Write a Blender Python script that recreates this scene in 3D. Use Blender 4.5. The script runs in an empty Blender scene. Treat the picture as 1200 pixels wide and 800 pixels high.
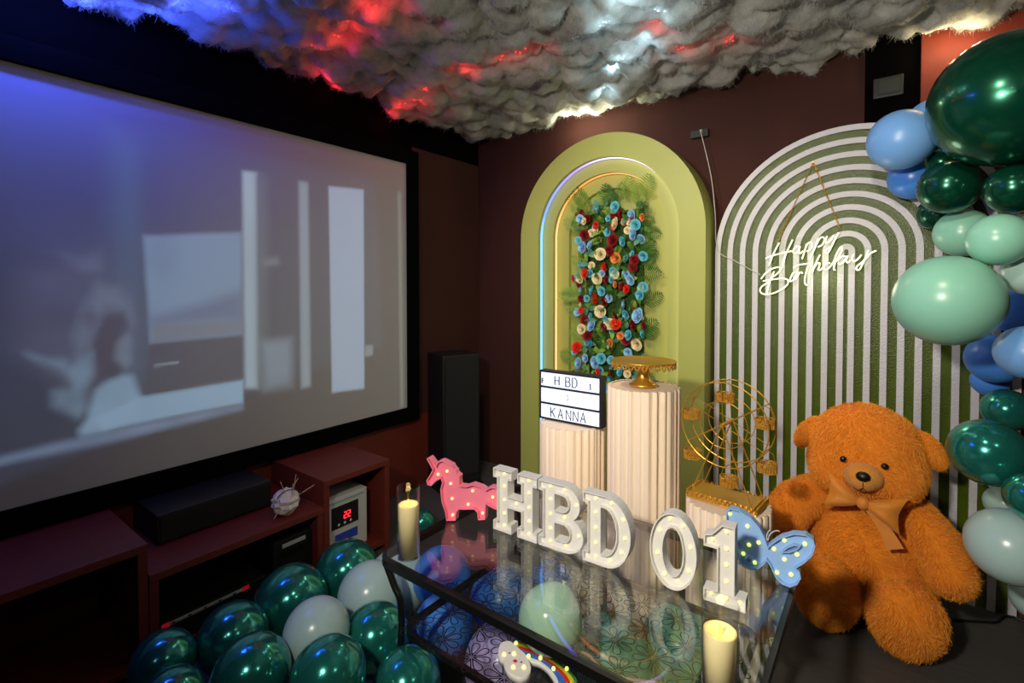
import bpy, bmesh, math, random
import numpy as np
from mathutils import Vector, Matrix

random.seed(7)
rng = np.random.default_rng(11)
SC = bpy.context.scene
COL = SC.collection
R = math.radians

# ------------------------------------------------------------------ camera
F_PX, CX, CY = 578.0, 600.0, 347.0
YAW, PITCH, EYE = R(37.03), R(1.2), 1.40
cam_d = bpy.data.cameras.new('camera')
cam = bpy.data.objects.new('camera', cam_d)
COL.objects.link(cam)
cam_d.sensor_width = 36.0
cam_d.lens = F_PX / 1200 * 36
cam_d.shift_y = -(400 - CY) / 1200
cam_d.clip_start = 0.02
cam.location = (0, 0, EYE)
cam.rotation_euler = (R(90) - PITCH, 0, YAW)
SC.camera = cam
SC.view_settings.view_transform = 'Standard'
SC.view_settings.look = 'None'
SC.view_settings.gamma = 1
SC.view_settings.use_curve_mapping = False
SC.view_settings.exposure = 0.0

# ------------------------------------------------------------------ world and lights
wd = bpy.data.worlds.new('world')
SC.world = wd
wd.use_nodes = True
wd.node_tree.nodes['Background'].inputs[0].default_value = (0.02, 0.02, 0.025, 1)
wd.node_tree.nodes['Background'].inputs[1].default_value = 1.0


def lamp(name, loc, power, col, radius=0.05, kind='POINT', target=None, spot=None, blend=0.5):
    l = bpy.data.lights.new(name, kind)
    l.energy = power
    l.color = col
    if kind == 'AREA':
        l.shape = 'DISK'
        l.size = radius * 2
    else:
        l.shadow_soft_size = radius
    if spot:
        l.spot_size = R(spot)
        l.spot_blend = blend
    o = bpy.data.objects.new(name, l)
    COL.objects.link(o)
    o.location = loc
    if target is not None:
        d = Vector(target) - Vector(loc)
        o.rotation_euler = d.to_track_quat('-Z', 'Y').to_euler()
    return o


# photographer's light beside the camera, room lamp, warm downlight over the arches
lamp('key_lamp', (-0.50, -0.35, 1.85), 185, (1.0, 0.92, 0.78), 0.07, 'SPOT', (-0.18, 2.6, 1.0), 116, 0.95)
lamp('room_lamp', (-0.1, -1.5, 2.45), 3.5, (1.0, 0.95, 0.85), 0.06)
lamp('room_lamp', (0.9, 0.6, 2.40), 4, (1.0, 0.95, 0.85), 0.05)
lamp('screen_fill_light', (-0.35, 0.55, 2.15), 30, (1.0, 0.90, 0.70), 0.05, 'SPOT', (-2.6, 2.1, 0.8), 72, 0.95)  # added warm fill for the screen, in place of bounce from the arch lights
lamp('projector_lamp', (-0.3, -1.0, 2.30), 1.6, (0.10, 0.18, 1.0), 0.08)
lamp('arch_spot_lamp', (-1.25, 1.25, 2.36), 56, (1.0, 0.92, 0.68), 0.05, 'SPOT', (-1.30, 2.8, 1.30), 92, 0.8)
lamp('stripe_spot_lamp', (-0.15, 0.95, 2.38), 40, (1.0, 0.92, 0.72), 0.05, 'SPOT', (-0.15, 2.9, 1.40), 62, 0.8)

# ------------------------------------------------------------------ helpers
_A = Vector((-math.sin(YAW) * math.cos(PITCH), math.cos(YAW) * math.cos(PITCH), -math.sin(PITCH)))
_RT = Vector((math.cos(YAW), math.sin(YAW), 0))
_UP = _RT.cross(_A)


def ray(px, py):
    return _A + _RT * ((px - CX) / F_PX) + _UP * ((CY - py) / F_PX)


def atY(px, py, Y):
    d = ray(px, py)
    return Vector((0, 0, EYE)) + d * (Y / d.y)


def atX(px, py, X):
    d = ray(px, py)
    return Vector((0, 0, EYE)) + d * (X / d.x)


def atZ(px, py, Z):
    d = ray(px, py)
    return Vector((0, 0, EYE)) + d * ((Z - EYE) / d.z)


def project(p):
    v = Vector(p) - Vector((0, 0, EYE))
    w = v.dot(_A)
    return CX + F_PX * v.dot(_RT) / w, CY - F_PX * v.dot(_UP) / w


class MB:
    """collects primitives into one mesh"""

    def __init__(s):
        s.v, s.f = [], []

    def add(s, vs, fs):
        n = len(s.v)
        s.v += [tuple(v) for v in vs]
        s.f += [tuple(i + n for i in f) for f in fs]
        return s

    def box(s, x0, x1, y0, y1, z0, z1, b=0.0):
        if b <= 0:
            vs = [(x, y, z) for z in (z0, z1) for y in (y0, y1) for x in (x0, x1)]
            fs = [(0, 2, 3, 1), (4, 5, 7, 6), (0, 1, 5, 4), (2, 6, 7, 3), (0, 4, 6, 2), (1, 3, 7, 5)]
            return s.add(vs, fs)
        bm = bmesh.new()
        bmesh.ops.create_cube(bm, size=1)
        for v in bm.verts:
            v.co = Vector(((x0 + x1) / 2 + v.co.x * (x1 - x0), (y0 + y1) / 2 + v.co.y * (y1 - y0), (z0 + z1) / 2 + v.co.z * (z1 - z0)))
        bmesh.ops.bevel(bm, geom=bm.edges[:], offset=b, segments=2, affect='EDGES', profile=0.6)
        bm.verts.index_update()
        vs = [v.co.copy() for v in bm.verts]
        fs = [[v.index for v in f.verts] for f in bm.faces]
        bm.free()
        return s.add(vs, fs)

    def tube(s, pts, r, seg=8, closed=False, flat=1.0):
        pts = [Vector(p) for p in pts]
        n = len(pts)
        rs = r if isinstance(r, (list, tuple)) else [r] * n
        vs, fs = [], []
        prev = None
        for i, p in enumerate(pts):
            if closed:
                t = pts[(i + 1) % n] - pts[i - 1]
            else:
                t = pts[min(i + 1, n - 1)] - pts[max(i - 1, 0)]
            t = t.normalized() if t.length > 1e-9 else Vector((0, 0, 1))
            if prev is None:
                a = Vector((0, 0, 1)) if abs(t.z) < 0.9 else Vector((1, 0, 0))
                u = t.cross(a).normalized()
            else:
                u = (prev - t * prev.dot(t))
                u = u.normalized() if u.length > 1e-6 else t.orthogonal().normalized()
            prev = u
            w = t.cross(u)
            for k in range(seg):
                a = 2 * math.pi * k / seg
                vs.append(p + (u * math.cos(a) + w * math.sin(a) * flat) * rs[i])
        m = n if closed else n - 1
        for i in range(m):
            j = (i + 1) % n
            for k in range(seg):
                k2 = (k + 1) % seg
                fs.append((i * seg + k, i * seg + k2, j * seg + k2, j * seg + k))
        if not closed:
            fs.append(tuple(range(seg - 1, -1, -1)))
            fs.append(tuple((n - 1) * seg + k for k in range(seg)))
        return s.add(vs, fs)

    def lathe(s, prof, seg=24, c=(0, 0, 0)):
        vs, fs = [], []
        for r, z in prof:
            for k in range(seg):
                a = 2 * math.pi * k / seg
                vs.append((c[0] + r * math.cos(a), c[1] + r * math.sin(a), c[2] + z))
        for i in range(len(prof) - 1):
            for k in range(seg):
                k2 = (k + 1) % seg
                fs.append((i * seg + k, i * seg + k2, (i + 1) * seg + k2, (i + 1) * seg + k))
        if prof[0][0] > 1e-5:
            fs.append(tuple(range(seg - 1, -1, -1)))
        if prof[-1][0] > 1e-5:
            fs.append(tuple((len(prof) - 1) * seg + k for k in range(seg)))
        return s.add(vs, fs)

    def ell(s, c, r, seg=16, rings=10, M=None):
        prof = [(math.sin(math.pi * i / rings), -math.cos(math.pi * i / rings)) for i in range(rings + 1)]
        vs, fs = [], []
        for pr, pz in prof:
            for k in range(seg):
                a = 2 * math.pi * k / seg
                q = Vector((pr * math.cos(a) * r[0], pr * math.sin(a) * r[1], pz * r[2]))
                if M is not None:
                    q = M @ q
                vs.append(q + Vector(c))
        for i in range(rings):
            for k in range(seg):
                k2 = (k + 1) % seg
                fs.append((i * seg + k, i * seg + k2, (i + 1) * seg + k2, (i + 1) * seg + k))
        return s.add(vs, fs)

    def uband(s, cx, zc, ro, ri, yf, yb, z0=0.0, N=40):
        """an upside-down U (arch band) between radii ro and ri, from z0 up"""
        sec = []
        def pts(rr):
            o = [(cx - rr, z0)]
            for k in range(N + 1):
                a = math.pi - math.pi * k / N
                o.append((cx + rr * math.cos(a), zc + rr * math.sin(a)))
            o.append((cx + rr, z0))
            return o
        po, pi_ = pts(ro), pts(ri)
        vs, fs = [], []
        for (a, b) in zip(po, pi_):
            vs += [(a[0], yf, a[1]), (b[0], yf, b[1]), (b[0], yb, b[1]), (a[0], yb, a[1])]
        n = len(po)
        for i in range(n - 1):
            for k in range(4):
                k2 = (k + 1) % 4
                fs.append((i * 4 + k, (i + 1) * 4 + k, (i + 1) * 4 + k2, i * 4 + k2))
        fs.append((0, 1, 2, 3))
        fs.append(tuple((n - 1) * 4 + k for k in (3, 2, 1, 0)))
        return s.add(vs, fs)

    def archsolid(s, cx, zc, r, yf, yb, z0=0.0, N=40):
        o = [(cx - r, z0)] + [(cx + r * math.cos(math.pi - math.pi * k / N), zc + r * math.sin(math.pi * k / N)) for k in range(N + 1)] + [(cx + r, z0)]
        n = len(o)
        vs = [(a, yf, b) for a, b in o] + [(a, yb, b) for a, b in o]
        fs = [tuple(range(n - 1, -1, -1)), tuple(range(n, 2 * n))]
        for i in range(n):
            j = (i + 1) % n
            fs.append((i, j, n + j, n + i))
        return s.add(vs, fs)

    def mesh(s, name='m', smooth=False, fix=True):
        me = bpy.data.meshes.new(name)
        me.from_pydata(s.v, [], s.f)
        if fix:
            bm = bmesh.new()
            bm.from_mesh(me)
            bmesh.ops.recalc_face_normals(bm, faces=bm.faces[:])
            bm.to_mesh(me)
            bm.free()
        if smooth:
            me.polygons.foreach_set('use_smooth', [True] * len(me.polygons))
        me.update()
        return me

    def build(s, name, mat, parent=None, smooth=False, auto=False, **kw):
        o = obj(name, s.mesh(name, smooth or auto), mat, parent, **kw)
        if auto:
            o.data.set_sharp_from_angle(angle=R(35))
        return o


def obj(name, me, mat, parent=None, label=None, cat=None, group=None, kind=None, loc=None, rot=None):
    o = bpy.data.objects.new(name, me)
    COL.objects.link(o)
    if mat is not None and len(me.materials) == 0:
        me.materials.append(mat)
    if parent is not None:
        o.parent = parent
    tag(o, label, cat, group, kind)
    if loc is not None:
        o.location = loc
    if rot is not None:
        o.rotation_euler = rot
    return o


def tag(o, label=None, cat=None, group=None, kind=None):
    if label:
        o['label'] = label
    if cat:
        o['category'] = cat
    if group:
        o['group'] = group
    if kind:
        o['kind'] = kind
    return o


def thing(name, label, cat, loc=(0, 0, 0), rz=0.0, group=None):
    o = bpy.data.objects.new(name, None)
    o.empty_display_size = 0.05
    COL.objects.link(o)
    o.location = loc
    o.rotation_euler = (0, 0, rz)
    return tag(o, label, cat, group)


def fill2d(loops, depth, name='m'):
    """flat polygon(s) in local XZ with holes, extruded along Y from -depth/2 (front) to depth/2"""
    cu = bpy.data.curves.new('tmp', 'CURVE')
    cu.dimensions = '2D'
    cu.fill_mode = 'BOTH'
    cu.extrude = depth / 2
    for lp in loops:
        sp = cu.splines.new('POLY')
        sp.points.add(len(lp) - 1)
        for i, (a, b) in enumerate(lp):
            sp.points[i].co = (a, b, 0, 1)
        sp.use_cyclic_u = True
    o = bpy.data.objects.new('tmp', cu)
    COL.objects.link(o)
    dg = bpy.context.evaluated_depsgraph_get()
    me = bpy.data.meshes.new_from_object(o.evaluated_get(dg))
    bpy.data.objects.remove(o)
    bpy.data.curves.remove(cu)
    me.name = name
    me.materials.clear()
    me.transform(Matrix(((1, 0, 0, 0), (0, 0, -1, 0), (0, 1, 0, 0), (0, 0, 0, 1))))
    bm = bmesh.new()
    bm.from_mesh(me)
    bmesh.ops.remove_doubles(bm, verts=bm.verts[:], dist=1e-6)
    bmesh.ops.recalc_face_normals(bm, faces=bm.faces[:])
    bm.to_mesh(me)
    bm.free()
    return me


def area2(lp):
    return sum(lp[i][0] * lp[(i + 1) % len(lp)][1] - lp[(i + 1) % len(lp)][0] * lp[i][1] for i in range(len(lp))) / 2


def rim(mb, loop, t, y0, y1, hole=False):
    """thin upright wall of thickness t along a closed outline, from y0 (front) to y1"""
    lp = list(loop)
    if (area2(lp) < 0) != hole:
        lp = lp[::-1]
    n = len(lp)
    ins = []
    for i in range(n):
        p = Vector(lp[i]); a = Vector(lp[i - 1]); b = Vector(lp[(i + 1) % n])
        d1 = (p - a).normalized(); d2 = (b - p).normalized()
        n1 = Vector((-d1.y, d1.x)); n2 = Vector((-d2.y, d2.x))
        m = n1 + n2
        m = m.normalized() if m.length > 1e-6 else n1
        k = t / max(0.45, m.dot(n1))
        ins.append((p.x + m.x * k, p.y + m.y * k))
    vs, fs = [], []
    for (a, b) in zip(lp, ins):
        vs += [(a[0], y0, a[1]), (b[0], y0, b[1]), (b[0], y1, b[1]), (a[0], y1, a[1])]
    for i in range(n):
        j = (i + 1) % n
        for k in range(4):
            k2 = (k + 1) % 4
            fs.append((i * 4 + k, j * 4 + k, j * 4 + k2, i * 4 + k2))
    mb.add(vs, fs)


def inset(loop, t, hole=False):
    lp = list(loop)
    if (area2(lp) < 0) != hole:
        lp = lp[::-1]
    n = len(lp)
    o = []
    for i in range(n):
        p = Vector(lp[i]); a = Vector(lp[i - 1]); b = Vector(lp[(i + 1) % n])
        d1 = (p - a).normalized(); d2 = (b - p).normalized()
        m = Vector((-d1.y - d2.y, d1.x + d2.x))
        m = m.normalized() if m.length > 1e-6 else Vector((-d1.y, d1.x))
        k = t / max(0.45, m.dot(Vector((-d1.y, d1.x))))
        o.append((p.x + m.x * k, p.y + m.y * k))
    return o


def smoothpath(pts, n=6, closed=False):
    """Catmull-Rom through pts"""
    P = [Vector(p) for p in pts]
    m = len(P)
    out = []
    rngi = range(m) if closed else range(m - 1)
    for i in rngi:
        if closed:
            p0, p1, p2, p3 = P[i - 1], P[i], P[(i + 1) % m], P[(i + 2) % m]
        else:
            p0, p1, p2, p3 = P[max(i - 1, 0)], P[i], P[i + 1], P[min(i + 2, m - 1)]
        for k in range(n):
            t = k / n
            out.append(0.5 * ((2 * p1) + (p2 - p0) * t + (2 * p0 - 5 * p1 + 4 * p2 - p3) * t * t + (3 * p1 - p0 - 3 * p2 + p3) * t ** 3))
    if not closed:
        out.append(P[-1])
    return out


# ------------------------------------------------------------------ materials
def srgb(r, g, b):
    def f(c):
        c /= 255
        return c / 12.92 if c <= 0.04045 else ((c + 0.055) / 1.055) ** 2.4
    return (f(r), f(g), f(b), 1)


def mat(name, col, rough=0.6, metal=0.0, noise=0.0, nscale=20, bump=0.0, bscale=60, sheen=0.0, coat=0.0, emit=None, estr=0.0, spec=0.5, sss=0.0, aniso_scale=None):
    m = bpy.data.materials.new(name)
    m.use_nodes = True
    nt = m.node_tree
    b = nt.nodes['Principled BSDF']
    b.inputs['Base Color'].default_value = col
    b.inputs['Roughness'].default_value = rough
    b.inputs['Metallic'].default_value = metal
    b.inputs['Specular IOR Level'].default_value = spec
    b.inputs['Coat Weight'].default_value = coat
    b.inputs['Sheen Weight'].default_value = sheen
    if sss:
        b.inputs['Subsurface Weight'].default_value = sss
        b.inputs['Subsurface Radius'].default_value = (0.02, 0.012, 0.006)
    if emit:
        b.inputs['Emission Color'].default_value = emit
        b.inputs['Emission Strength'].default_value = estr
    tc = nt.nodes.new('ShaderNodeTexCoord')
    src = tc.outputs['Object']
    if aniso_scale:
        mp = nt.nodes.new('ShaderNodeMapping')
        mp.inputs['Scale'].default_value = aniso_scale
        nt.links.new(src, mp.inputs['Vector'])
        src = mp.outputs['Vector']
    if noise:
        n = nt.nodes.new('ShaderNodeTexNoise')
        n.inputs['Scale'].default_value = nscale
        n.inputs['Detail'].default_value = 5
        nt.links.new(src, n.inputs['Vector'])
        mx = nt.nodes.new('ShaderNodeMix')
        mx.data_type = 'RGBA'
        mx.inputs['A'].default_value = tuple(c * (1 - noise) for c in col[:3]) + (1,)
        mx.inputs['B'].default_value = tuple(min(1, c * (1 + noise)) for c in col[:3]) + (1,)
        nt.links.new(n.outputs['Fac'], mx.inputs['Factor'])
        nt.links.new(mx.outputs['Result'], b.inputs['Base Color'])
    if bump:
        n = nt.nodes.new('ShaderNodeTexNoise')
        n.inputs['Scale'].default_value = bscale
        n.inputs['Detail'].default_value = 6
        nt.links.new(src, n.inputs['Vector'])
        bp = nt.nodes.new('ShaderNodeBump')
        bp.inputs['Strength'].default_value = bump
        bp.inputs['Distance'].default_value = 0.01
        nt.links.new(n.outputs['Fac'], bp.inputs['Height'])
        nt.links.new(bp.outputs['Normal'], b.inputs['Normal'])
    return m


def emitmat(name, col, strength):
    m = bpy.data.materials.new(name)
    m.use_nodes = True
    nt = m.node_tree
    nt.nodes.clear()
    e = nt.nodes.new('ShaderNodeEmission')
    e.inputs[0].default_value = col
    e.inputs[1].default_value = strength
    o = nt.nodes.new('ShaderNodeOutputMaterial')
    nt.links.new(e.outputs[0], o.inputs[0])
    return m


def glassmat(name, tint, ior=1.5, rough=0.0):
    """thin clear pane: Fresnel reflection over straight-through transmission"""
    m = bpy.data.materials.new(name)
    m.use_nodes = True
    nt = m.node_tree
    nt.nodes.clear()
    o = nt.nodes.new('ShaderNodeOutputMaterial')
    t = nt.nodes.new('ShaderNodeBsdfTransparent')
    t.inputs[0].default_value = tint
    g = nt.nodes.new('ShaderNodeBsdfGlossy')
    g.inputs['Roughness'].default_value = rough
    f0 = ((ior - 1) / (ior + 1)) ** 2
    lw = nt.nodes.new('ShaderNodeLayerWeight')
    lw.inputs['Blend'].default_value = 0.5
    pw = nt.nodes.new('ShaderNodeMath'); pw.operation = 'POWER'; pw.inputs[1].default_value = 5
    ma = nt.nodes.new('ShaderNodeMath'); ma.operation = 'MULTIPLY_ADD'; ma.inputs[1].default_value = 1 - f0; ma.inputs[2].default_value = f0
    mx = nt.nodes.new('ShaderNodeMixShader')
    nt.links.new(lw.outputs['Facing'], pw.inputs[0])
    nt.links.new(pw.outputs[0], ma.inputs[0])
    nt.links.new(ma.outputs[0], mx.inputs[0])
    nt.links.new(t.outputs[0], mx.inputs[1])
    nt.links.new(g.outputs[0], mx.inputs[2])
    nt.links.new(mx.outputs[0], o.inputs[0])
    return m


M = {}
M['wall_dark'] = mat('black_wall', srgb(7, 6, 6), 0.95, spec=0.02)
M['wall_brown'] = mat('red_brown_panel', srgb(56, 17, 5), 0.85, noise=0.35, nscale=6, bump=0.12, bscale=30, aniso_scale=(1, 1, 0.3))
M['wall_orange'] = mat('orange_brown_column', srgb(112, 32, 8), 0.7, noise=0.4, nscale=8)
M['ceiling'] = mat('dark_ceiling', srgb(34, 32, 33), 0.95)
M['floor'] = mat('dark_grey_floor', srgb(74, 71, 68), 0.55, noise=0.3, nscale=9, aniso_scale=(0.4, 6, 1), bump=0.05, bscale=40)
M['black'] = mat('black_satin', srgb(16, 16, 17), 0.5)
M['black_matte'] = mat('black_cloth_grille', srgb(13, 13, 14), 0.9, bump=0.2, bscale=400)
M['black_metal'] = mat('black_metal', srgb(14, 14, 14), 0.35)
M['wood_red'] = mat('red_brown_veneer', srgb(104, 36, 24), 0.55, noise=0.3, nscale=14, aniso_scale=(4, 0.5, 4))
M['grey_plastic'] = mat('pale_grey_plastic', srgb(196, 198, 192), 0.5)
M['green_panel'] = mat('apple_green_paint', srgb(170, 174, 88), 0.5, noise=0.05, nscale=5)
M['olive'] = mat('olive_green_board', srgb(68, 84, 10), 0.27, noise=0.25, nscale=18, bump=0.25, bscale=150, spec=0.35)
M['white_stripe'] = mat('white_painted_strip', srgb(196, 194, 200), 0.36, noise=0.05, nscale=30, bump=0.3, bscale=170, spec=0.6)
M['paper'] = mat('cream_pleated_card', srgb(250, 228, 200), 0.8, sss=0.0)
M['gold'] = mat('gold_metal', srgb(226, 172, 60), 0.34, 0.72, bump=0.1, bscale=50)
M['gold_lace'] = mat('gold_lace_metal', srgb(222, 166, 62), 0.4, 0.55, bump=0.8, bscale=200)
M['chain_gold'] = mat('gold_chain', srgb(230, 180, 70), 0.35, 0.8)
M['letter_white'] = mat('white_plastic_letter', srgb(226, 224, 218), 0.5)
M['pink'] = mat('pink_plastic', srgb(245, 130, 155), 0.5)
M['baby_blue'] = mat('baby_blue_plastic', srgb(150, 190, 240), 0.5)
M['bulb'] = mat('warm_bulb', srgb(255, 240, 190), 0.3, emit=srgb(255, 226, 130), estr=0.8)
M['bulb_bright'] = mat('lit_warm_bulb', srgb(255, 240, 170), 0.3, emit=srgb(246, 255, 130), estr=0.9)
M['wax'] = mat('cream_wax', srgb(240, 222, 170), 0.5, emit=srgb(255, 205, 110), estr=0.03)
M['flame'] = emitmat('amber_flame', srgb(255, 190, 60), 6)
M['glass_top'] = glassmat('table_glass', (0.96, 0.98, 0.975, 1), 1.95)
M['glass_shelf'] = glassmat('shelf_glass', (0.93, 0.96, 0.95, 1), 1.3)
M['glass_clear'] = glassmat('candle_glass', (0.95, 0.96, 0.95, 1), 1.35)
M['print_black'] = mat('black_print', srgb(8, 12, 14), 0.5)
M['orange_fur'] = mat('orange_plush', srgb(240, 138, 24), 0.95, noise=0.25, nscale=9, bump=0.6, bscale=120, sheen=0.25)
M['tan_fur'] = mat('tan_plush', srgb(216, 140, 50), 0.95, noise=0.2, nscale=20, bump=0.5, bscale=200, sheen=0.2)
M['bow'] = mat('honey_satin', srgb(214, 130, 28), 0.6, noise=0.15, nscale=20, bump=0.2, bscale=60, sheen=0.3)
M['nose'] = mat('black_nose', srgb(12, 10, 10), 0.4)
M['eye'] = mat('dark_brown_eye', srgb(30, 10, 6), 0.12, coat=1.0)
M['stitch'] = mat('dark_thread', srgb(70, 34, 8), 0.9)
M['chrome_green'] = mat('metallic_teal_balloon', srgb(46, 150, 134), 0.16, 0.7, coat=0.4)
M['chrome_emerald'] = mat('metallic_emerald_balloon', srgb(14, 84, 62), 0.22, 0.65, coat=0.3)
M['pale'] = mat('pale_grey_mint_balloon', srgb(176, 206, 200), 0.25, spec=0.5)
M['mint'] = mat('mint_balloon', srgb(142, 205, 180), 0.3)
M['mint_clear'] = mat('pale_green_balloon', srgb(176, 216, 190), 0.15)
M['blue_balloon'] = mat('blue_balloon', srgb(72, 138, 226), 0.3)
M['sky_balloon'] = mat('sky_blue_balloon', srgb(118, 172, 236), 0.35)
M['lilac'] = mat('lilac_balloon', srgb(190, 168, 228), 0.3)
M['teal_soft'] = mat('sea_green_balloon', srgb(96, 176, 158), 0.3)
M['white_glow'] = emitmat('warm_white_neon', srgb(255, 246, 200), 2.0)
M['acrylic'] = glassmat('clear_acrylic', (0.95, 0.96, 0.94, 1), 1.12, 0.45)
M['cord_black'] = mat('black_cord', srgb(10, 10, 10), 0.5)
M['cord_white'] = mat('white_cord', srgb(200, 196, 188), 0.6)
M['leaf'] = mat('leaf_green', srgb(58, 108, 28), 0.6, noise=0.5, nscale=40)
M['leaf2'] = mat('fern_green', srgb(128, 164, 52), 0.6, noise=0.5, nscale=40)
M['leaf3'] = mat('eucalyptus_teal', srgb(84, 142, 118), 0.6, noise=0.4, nscale=40)
M['moss'] = mat('dark_moss', srgb(52, 84, 26), 0.9, noise=0.6, nscale=60, bump=0.8, bscale=90)
M['r_blue'] = mat('pale_blue_petal', srgb(160, 208, 240), 0.6)
M['r_aqua'] = mat('aqua_petal', srgb(110, 200, 216), 0.6)
M['r_red'] = mat('bright_red_petal', srgb(236, 40, 20), 0.6)
M['r_dark'] = mat('dark_red_petal', srgb(140, 14, 20), 0.6)
M['r_cream'] = mat('cream_petal', srgb(245, 230, 184), 0.6)
M['r_orange'] = mat('orange_petal', srgb(248, 150, 76), 0.6)
M['screen_frame'] = mat('black_velvet_frame', srgb(8, 8, 8), 0.95, spec=0.03)
M['sign_white'] = mat('lit_white_panel', srgb(235, 240, 250), 0.5, emit=srgb(205, 222, 255), estr=0.7)
M['sign_black'] = mat('black_sign_frame', srgb(22, 22, 34), 0.5)
M['ink'] = mat('black_letter_tile', srgb(28, 34, 44), 0.6)
M['ink_grey'] = mat('pale_letter_tile', srgb(150, 160, 178), 0.6)
M['red_led'] = emitmat('red_led', srgb(255, 30, 40), 5)
M['disp_blue'] = mat('blue_label', srgb(40, 70, 180), 0.5)
M['disp_dark'] = mat('dark_display', srgb(26, 28, 30), 0.3)
M['dev_white'] = mat('white_button_strip', srgb(170, 170, 168), 0.5)
M['dev_red'] = mat('red_plastic', srgb(190, 30, 46), 0.5, emit=srgb(190, 20, 36), estr=0.25)
M['tissue'] = mat('white_tissue', srgb(216, 206, 200), 0.85)
M['stick'] = mat('pale_wood_stick', srgb(196, 170, 140), 0.7)
M['cloud_white'] = mat('white_plastic_cloud', srgb(226, 224, 216), 0.5)
M['c_red'] = mat('red_paint', srgb(206, 40, 36), 0.5)
M['c_blue'] = mat('blue_paint', srgb(50, 110, 190), 0.5)
M['c_yellow'] = mat('yellow_paint', srgb(200, 196, 40), 0.5)
M['c_green'] = mat('green_paint', srgb(50, 120, 50), 0.5)
M['bead'] = mat('red_white_cord', srgb(176, 132, 128), 0.6, noise=0.5, nscale=120)
M['bracket'] = mat('dark_green_grey_metal', srgb(26, 34, 30), 0.6)


# ------------------------------------------------------------------ setting
WX, WY, CEIL = -2.6, 3.0, 2.82
S = dict(kind='structure')
MB().box(-2.7, 1.9, -2.7, 3.1, -0.1, 0).build('floor', M['floor'], **S)
MB().box(-2.7, 1.9, -2.7, 3.1, CEIL, CEIL + 0.1).build('ceiling', M['ceiling'], **S)
MB().box(WX - 0.1, WX, -2.7, 3.0, 0, CEIL).build('wall_left', M['wall_dark'], **S)
MB().box(-2.6, 1.9, WY, WY + 0.1, 0, CEIL).build('wall_back', M['wall_brown'], **S)
MB().box(1.8, 1.9, -2.7, 3.0, 0, CEIL).build('wall_right', M['wall_brown'], **S)
MB().box(-2.6, 1.8, -2.7, -2.6, 0, CEIL).build('wall_front', M['wall_dark'], **S)
# brown wainscot below the screen and a brown return beside it, orange column at the right
MB().box(WX, WX + 0.012, -2.6, 2.99, 0, 0.50).build('trim_1', M['wood_red'], **S)
MB().box(WX, WX + 0.010, 2.30, 2.99, 0.5, 2.35).build('trim_2', M['wall_brown'], **S)
cl = atY(1079, 90, 2.955).x
MB().box(cl, cl + 0.5, 2.955, 3.0, 0, CEIL, 0.004).build('trim_3', M['wall_orange'], **S)

MB().box(cl - 0.21, cl - 0.001, 2.985, 3.0, 2.12, CEIL, 0.002).build('dark_wall_panel', M['wall_dark'], **S)  # thin black panel covering the dark patch of wall left of the column

# ------------------------------------------------------------------ projection screen
sy1 = 2.21
sz0, sz1 = 0.583, 2.213
sy0 = sy1 - 2.9
sx = WX + 0.05
scr = thing('projection_screen', 'large white projection screen showing a bluish film picture on the black wall', 'screen', (sx, sy0, 0))
NU, NV = 420, 150
ys = np.linspace(0, sy1 - sy0, NU)
zs = np.linspace(sz0, sz1, NV)
verts = [(0.0, y, z) for z in zs for y in ys]
faces = [(j * NU + i, j * NU + i + 1, (j + 1) * NU + i + 1, (j + 1) * NU + i) for j in range(NV - 1) for i in range(NU - 1)]
me = bpy.data.meshes.new('picture')
me.from_pydata(verts, [], faces)
# film picture, drawn in screen coordinates u (along the wall), z: u = 0 left end, values read off the photograph
YY, ZZ = np.meshgrid(ys + sy0, zs)


def scrpt(px, py):
    p = atX(px, py, sx)
    return p.y, p.z


def inpoly(poly, soft=0.012):
    P = np.array([scrpt(*p) for p in poly])
    ins = np.zeros(YY.shape, bool)
    dist = np.full(YY.shape, 9.0)
    n = len(P)
    for i in range(n):
        x1, y1 = P[i]; x2, y2 = P[(i + 1) % n]
        if y1 != y2:
            c = ((y1 > ZZ) != (y2 > ZZ)) & (YY < (x2 - x1) * (ZZ - y1) / (y2 - y1) + x1)
            ins ^= c
        L2 = (x2 - x1) ** 2 + (y2 - y1) ** 2 + 1e-12
        t = np.clip(((YY - x1) * (x2 - x1) + (ZZ - y1) * (y2 - y1)) / L2, 0, 1)
        dist = np.minimum(dist, np.hypot(YY - x1 - t * (x2 - x1), ZZ - y1 - t * (y2 - y1)))
    sd = np.where(ins, dist, -dist)
    return np.clip(0.5 + sd / (2 * soft), 0, 1)


def vnoise(sc, seed):
    r2 = np.random.default_rng(seed)
    a = np.zeros(YY.shape)
    for k in range(7):
        th = r2.uniform(0, 6.28); f = sc * r2.uniform(0.5, 1.8); ph = r2.uniform(0, 6.28)
        a += np.sin(f * (YY * math.cos(th) + ZZ * math.sin(th)) + ph + 1.5 * np.sin(f * 0.6 * (YY * math.sin(th) - ZZ * math.cos(th)) + ph * 2))
    return a / 7


img = np.zeros(YY.shape + (3,))


def paint(poly, col, soft=0.012, amt=1.0, nz=0.0, sc=12, seed=1):
    w = inpoly(poly, soft) * amt
    if nz:
        w = w * np.clip(1 + nz * vnoise(sc, seed), 0, 2)
    w = np.clip(w, 0, 1)[..., None]
    global img
    img = img * (1 - w) + np.array(col) * w


DK = (0.0, 0.005, 0.02)
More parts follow.
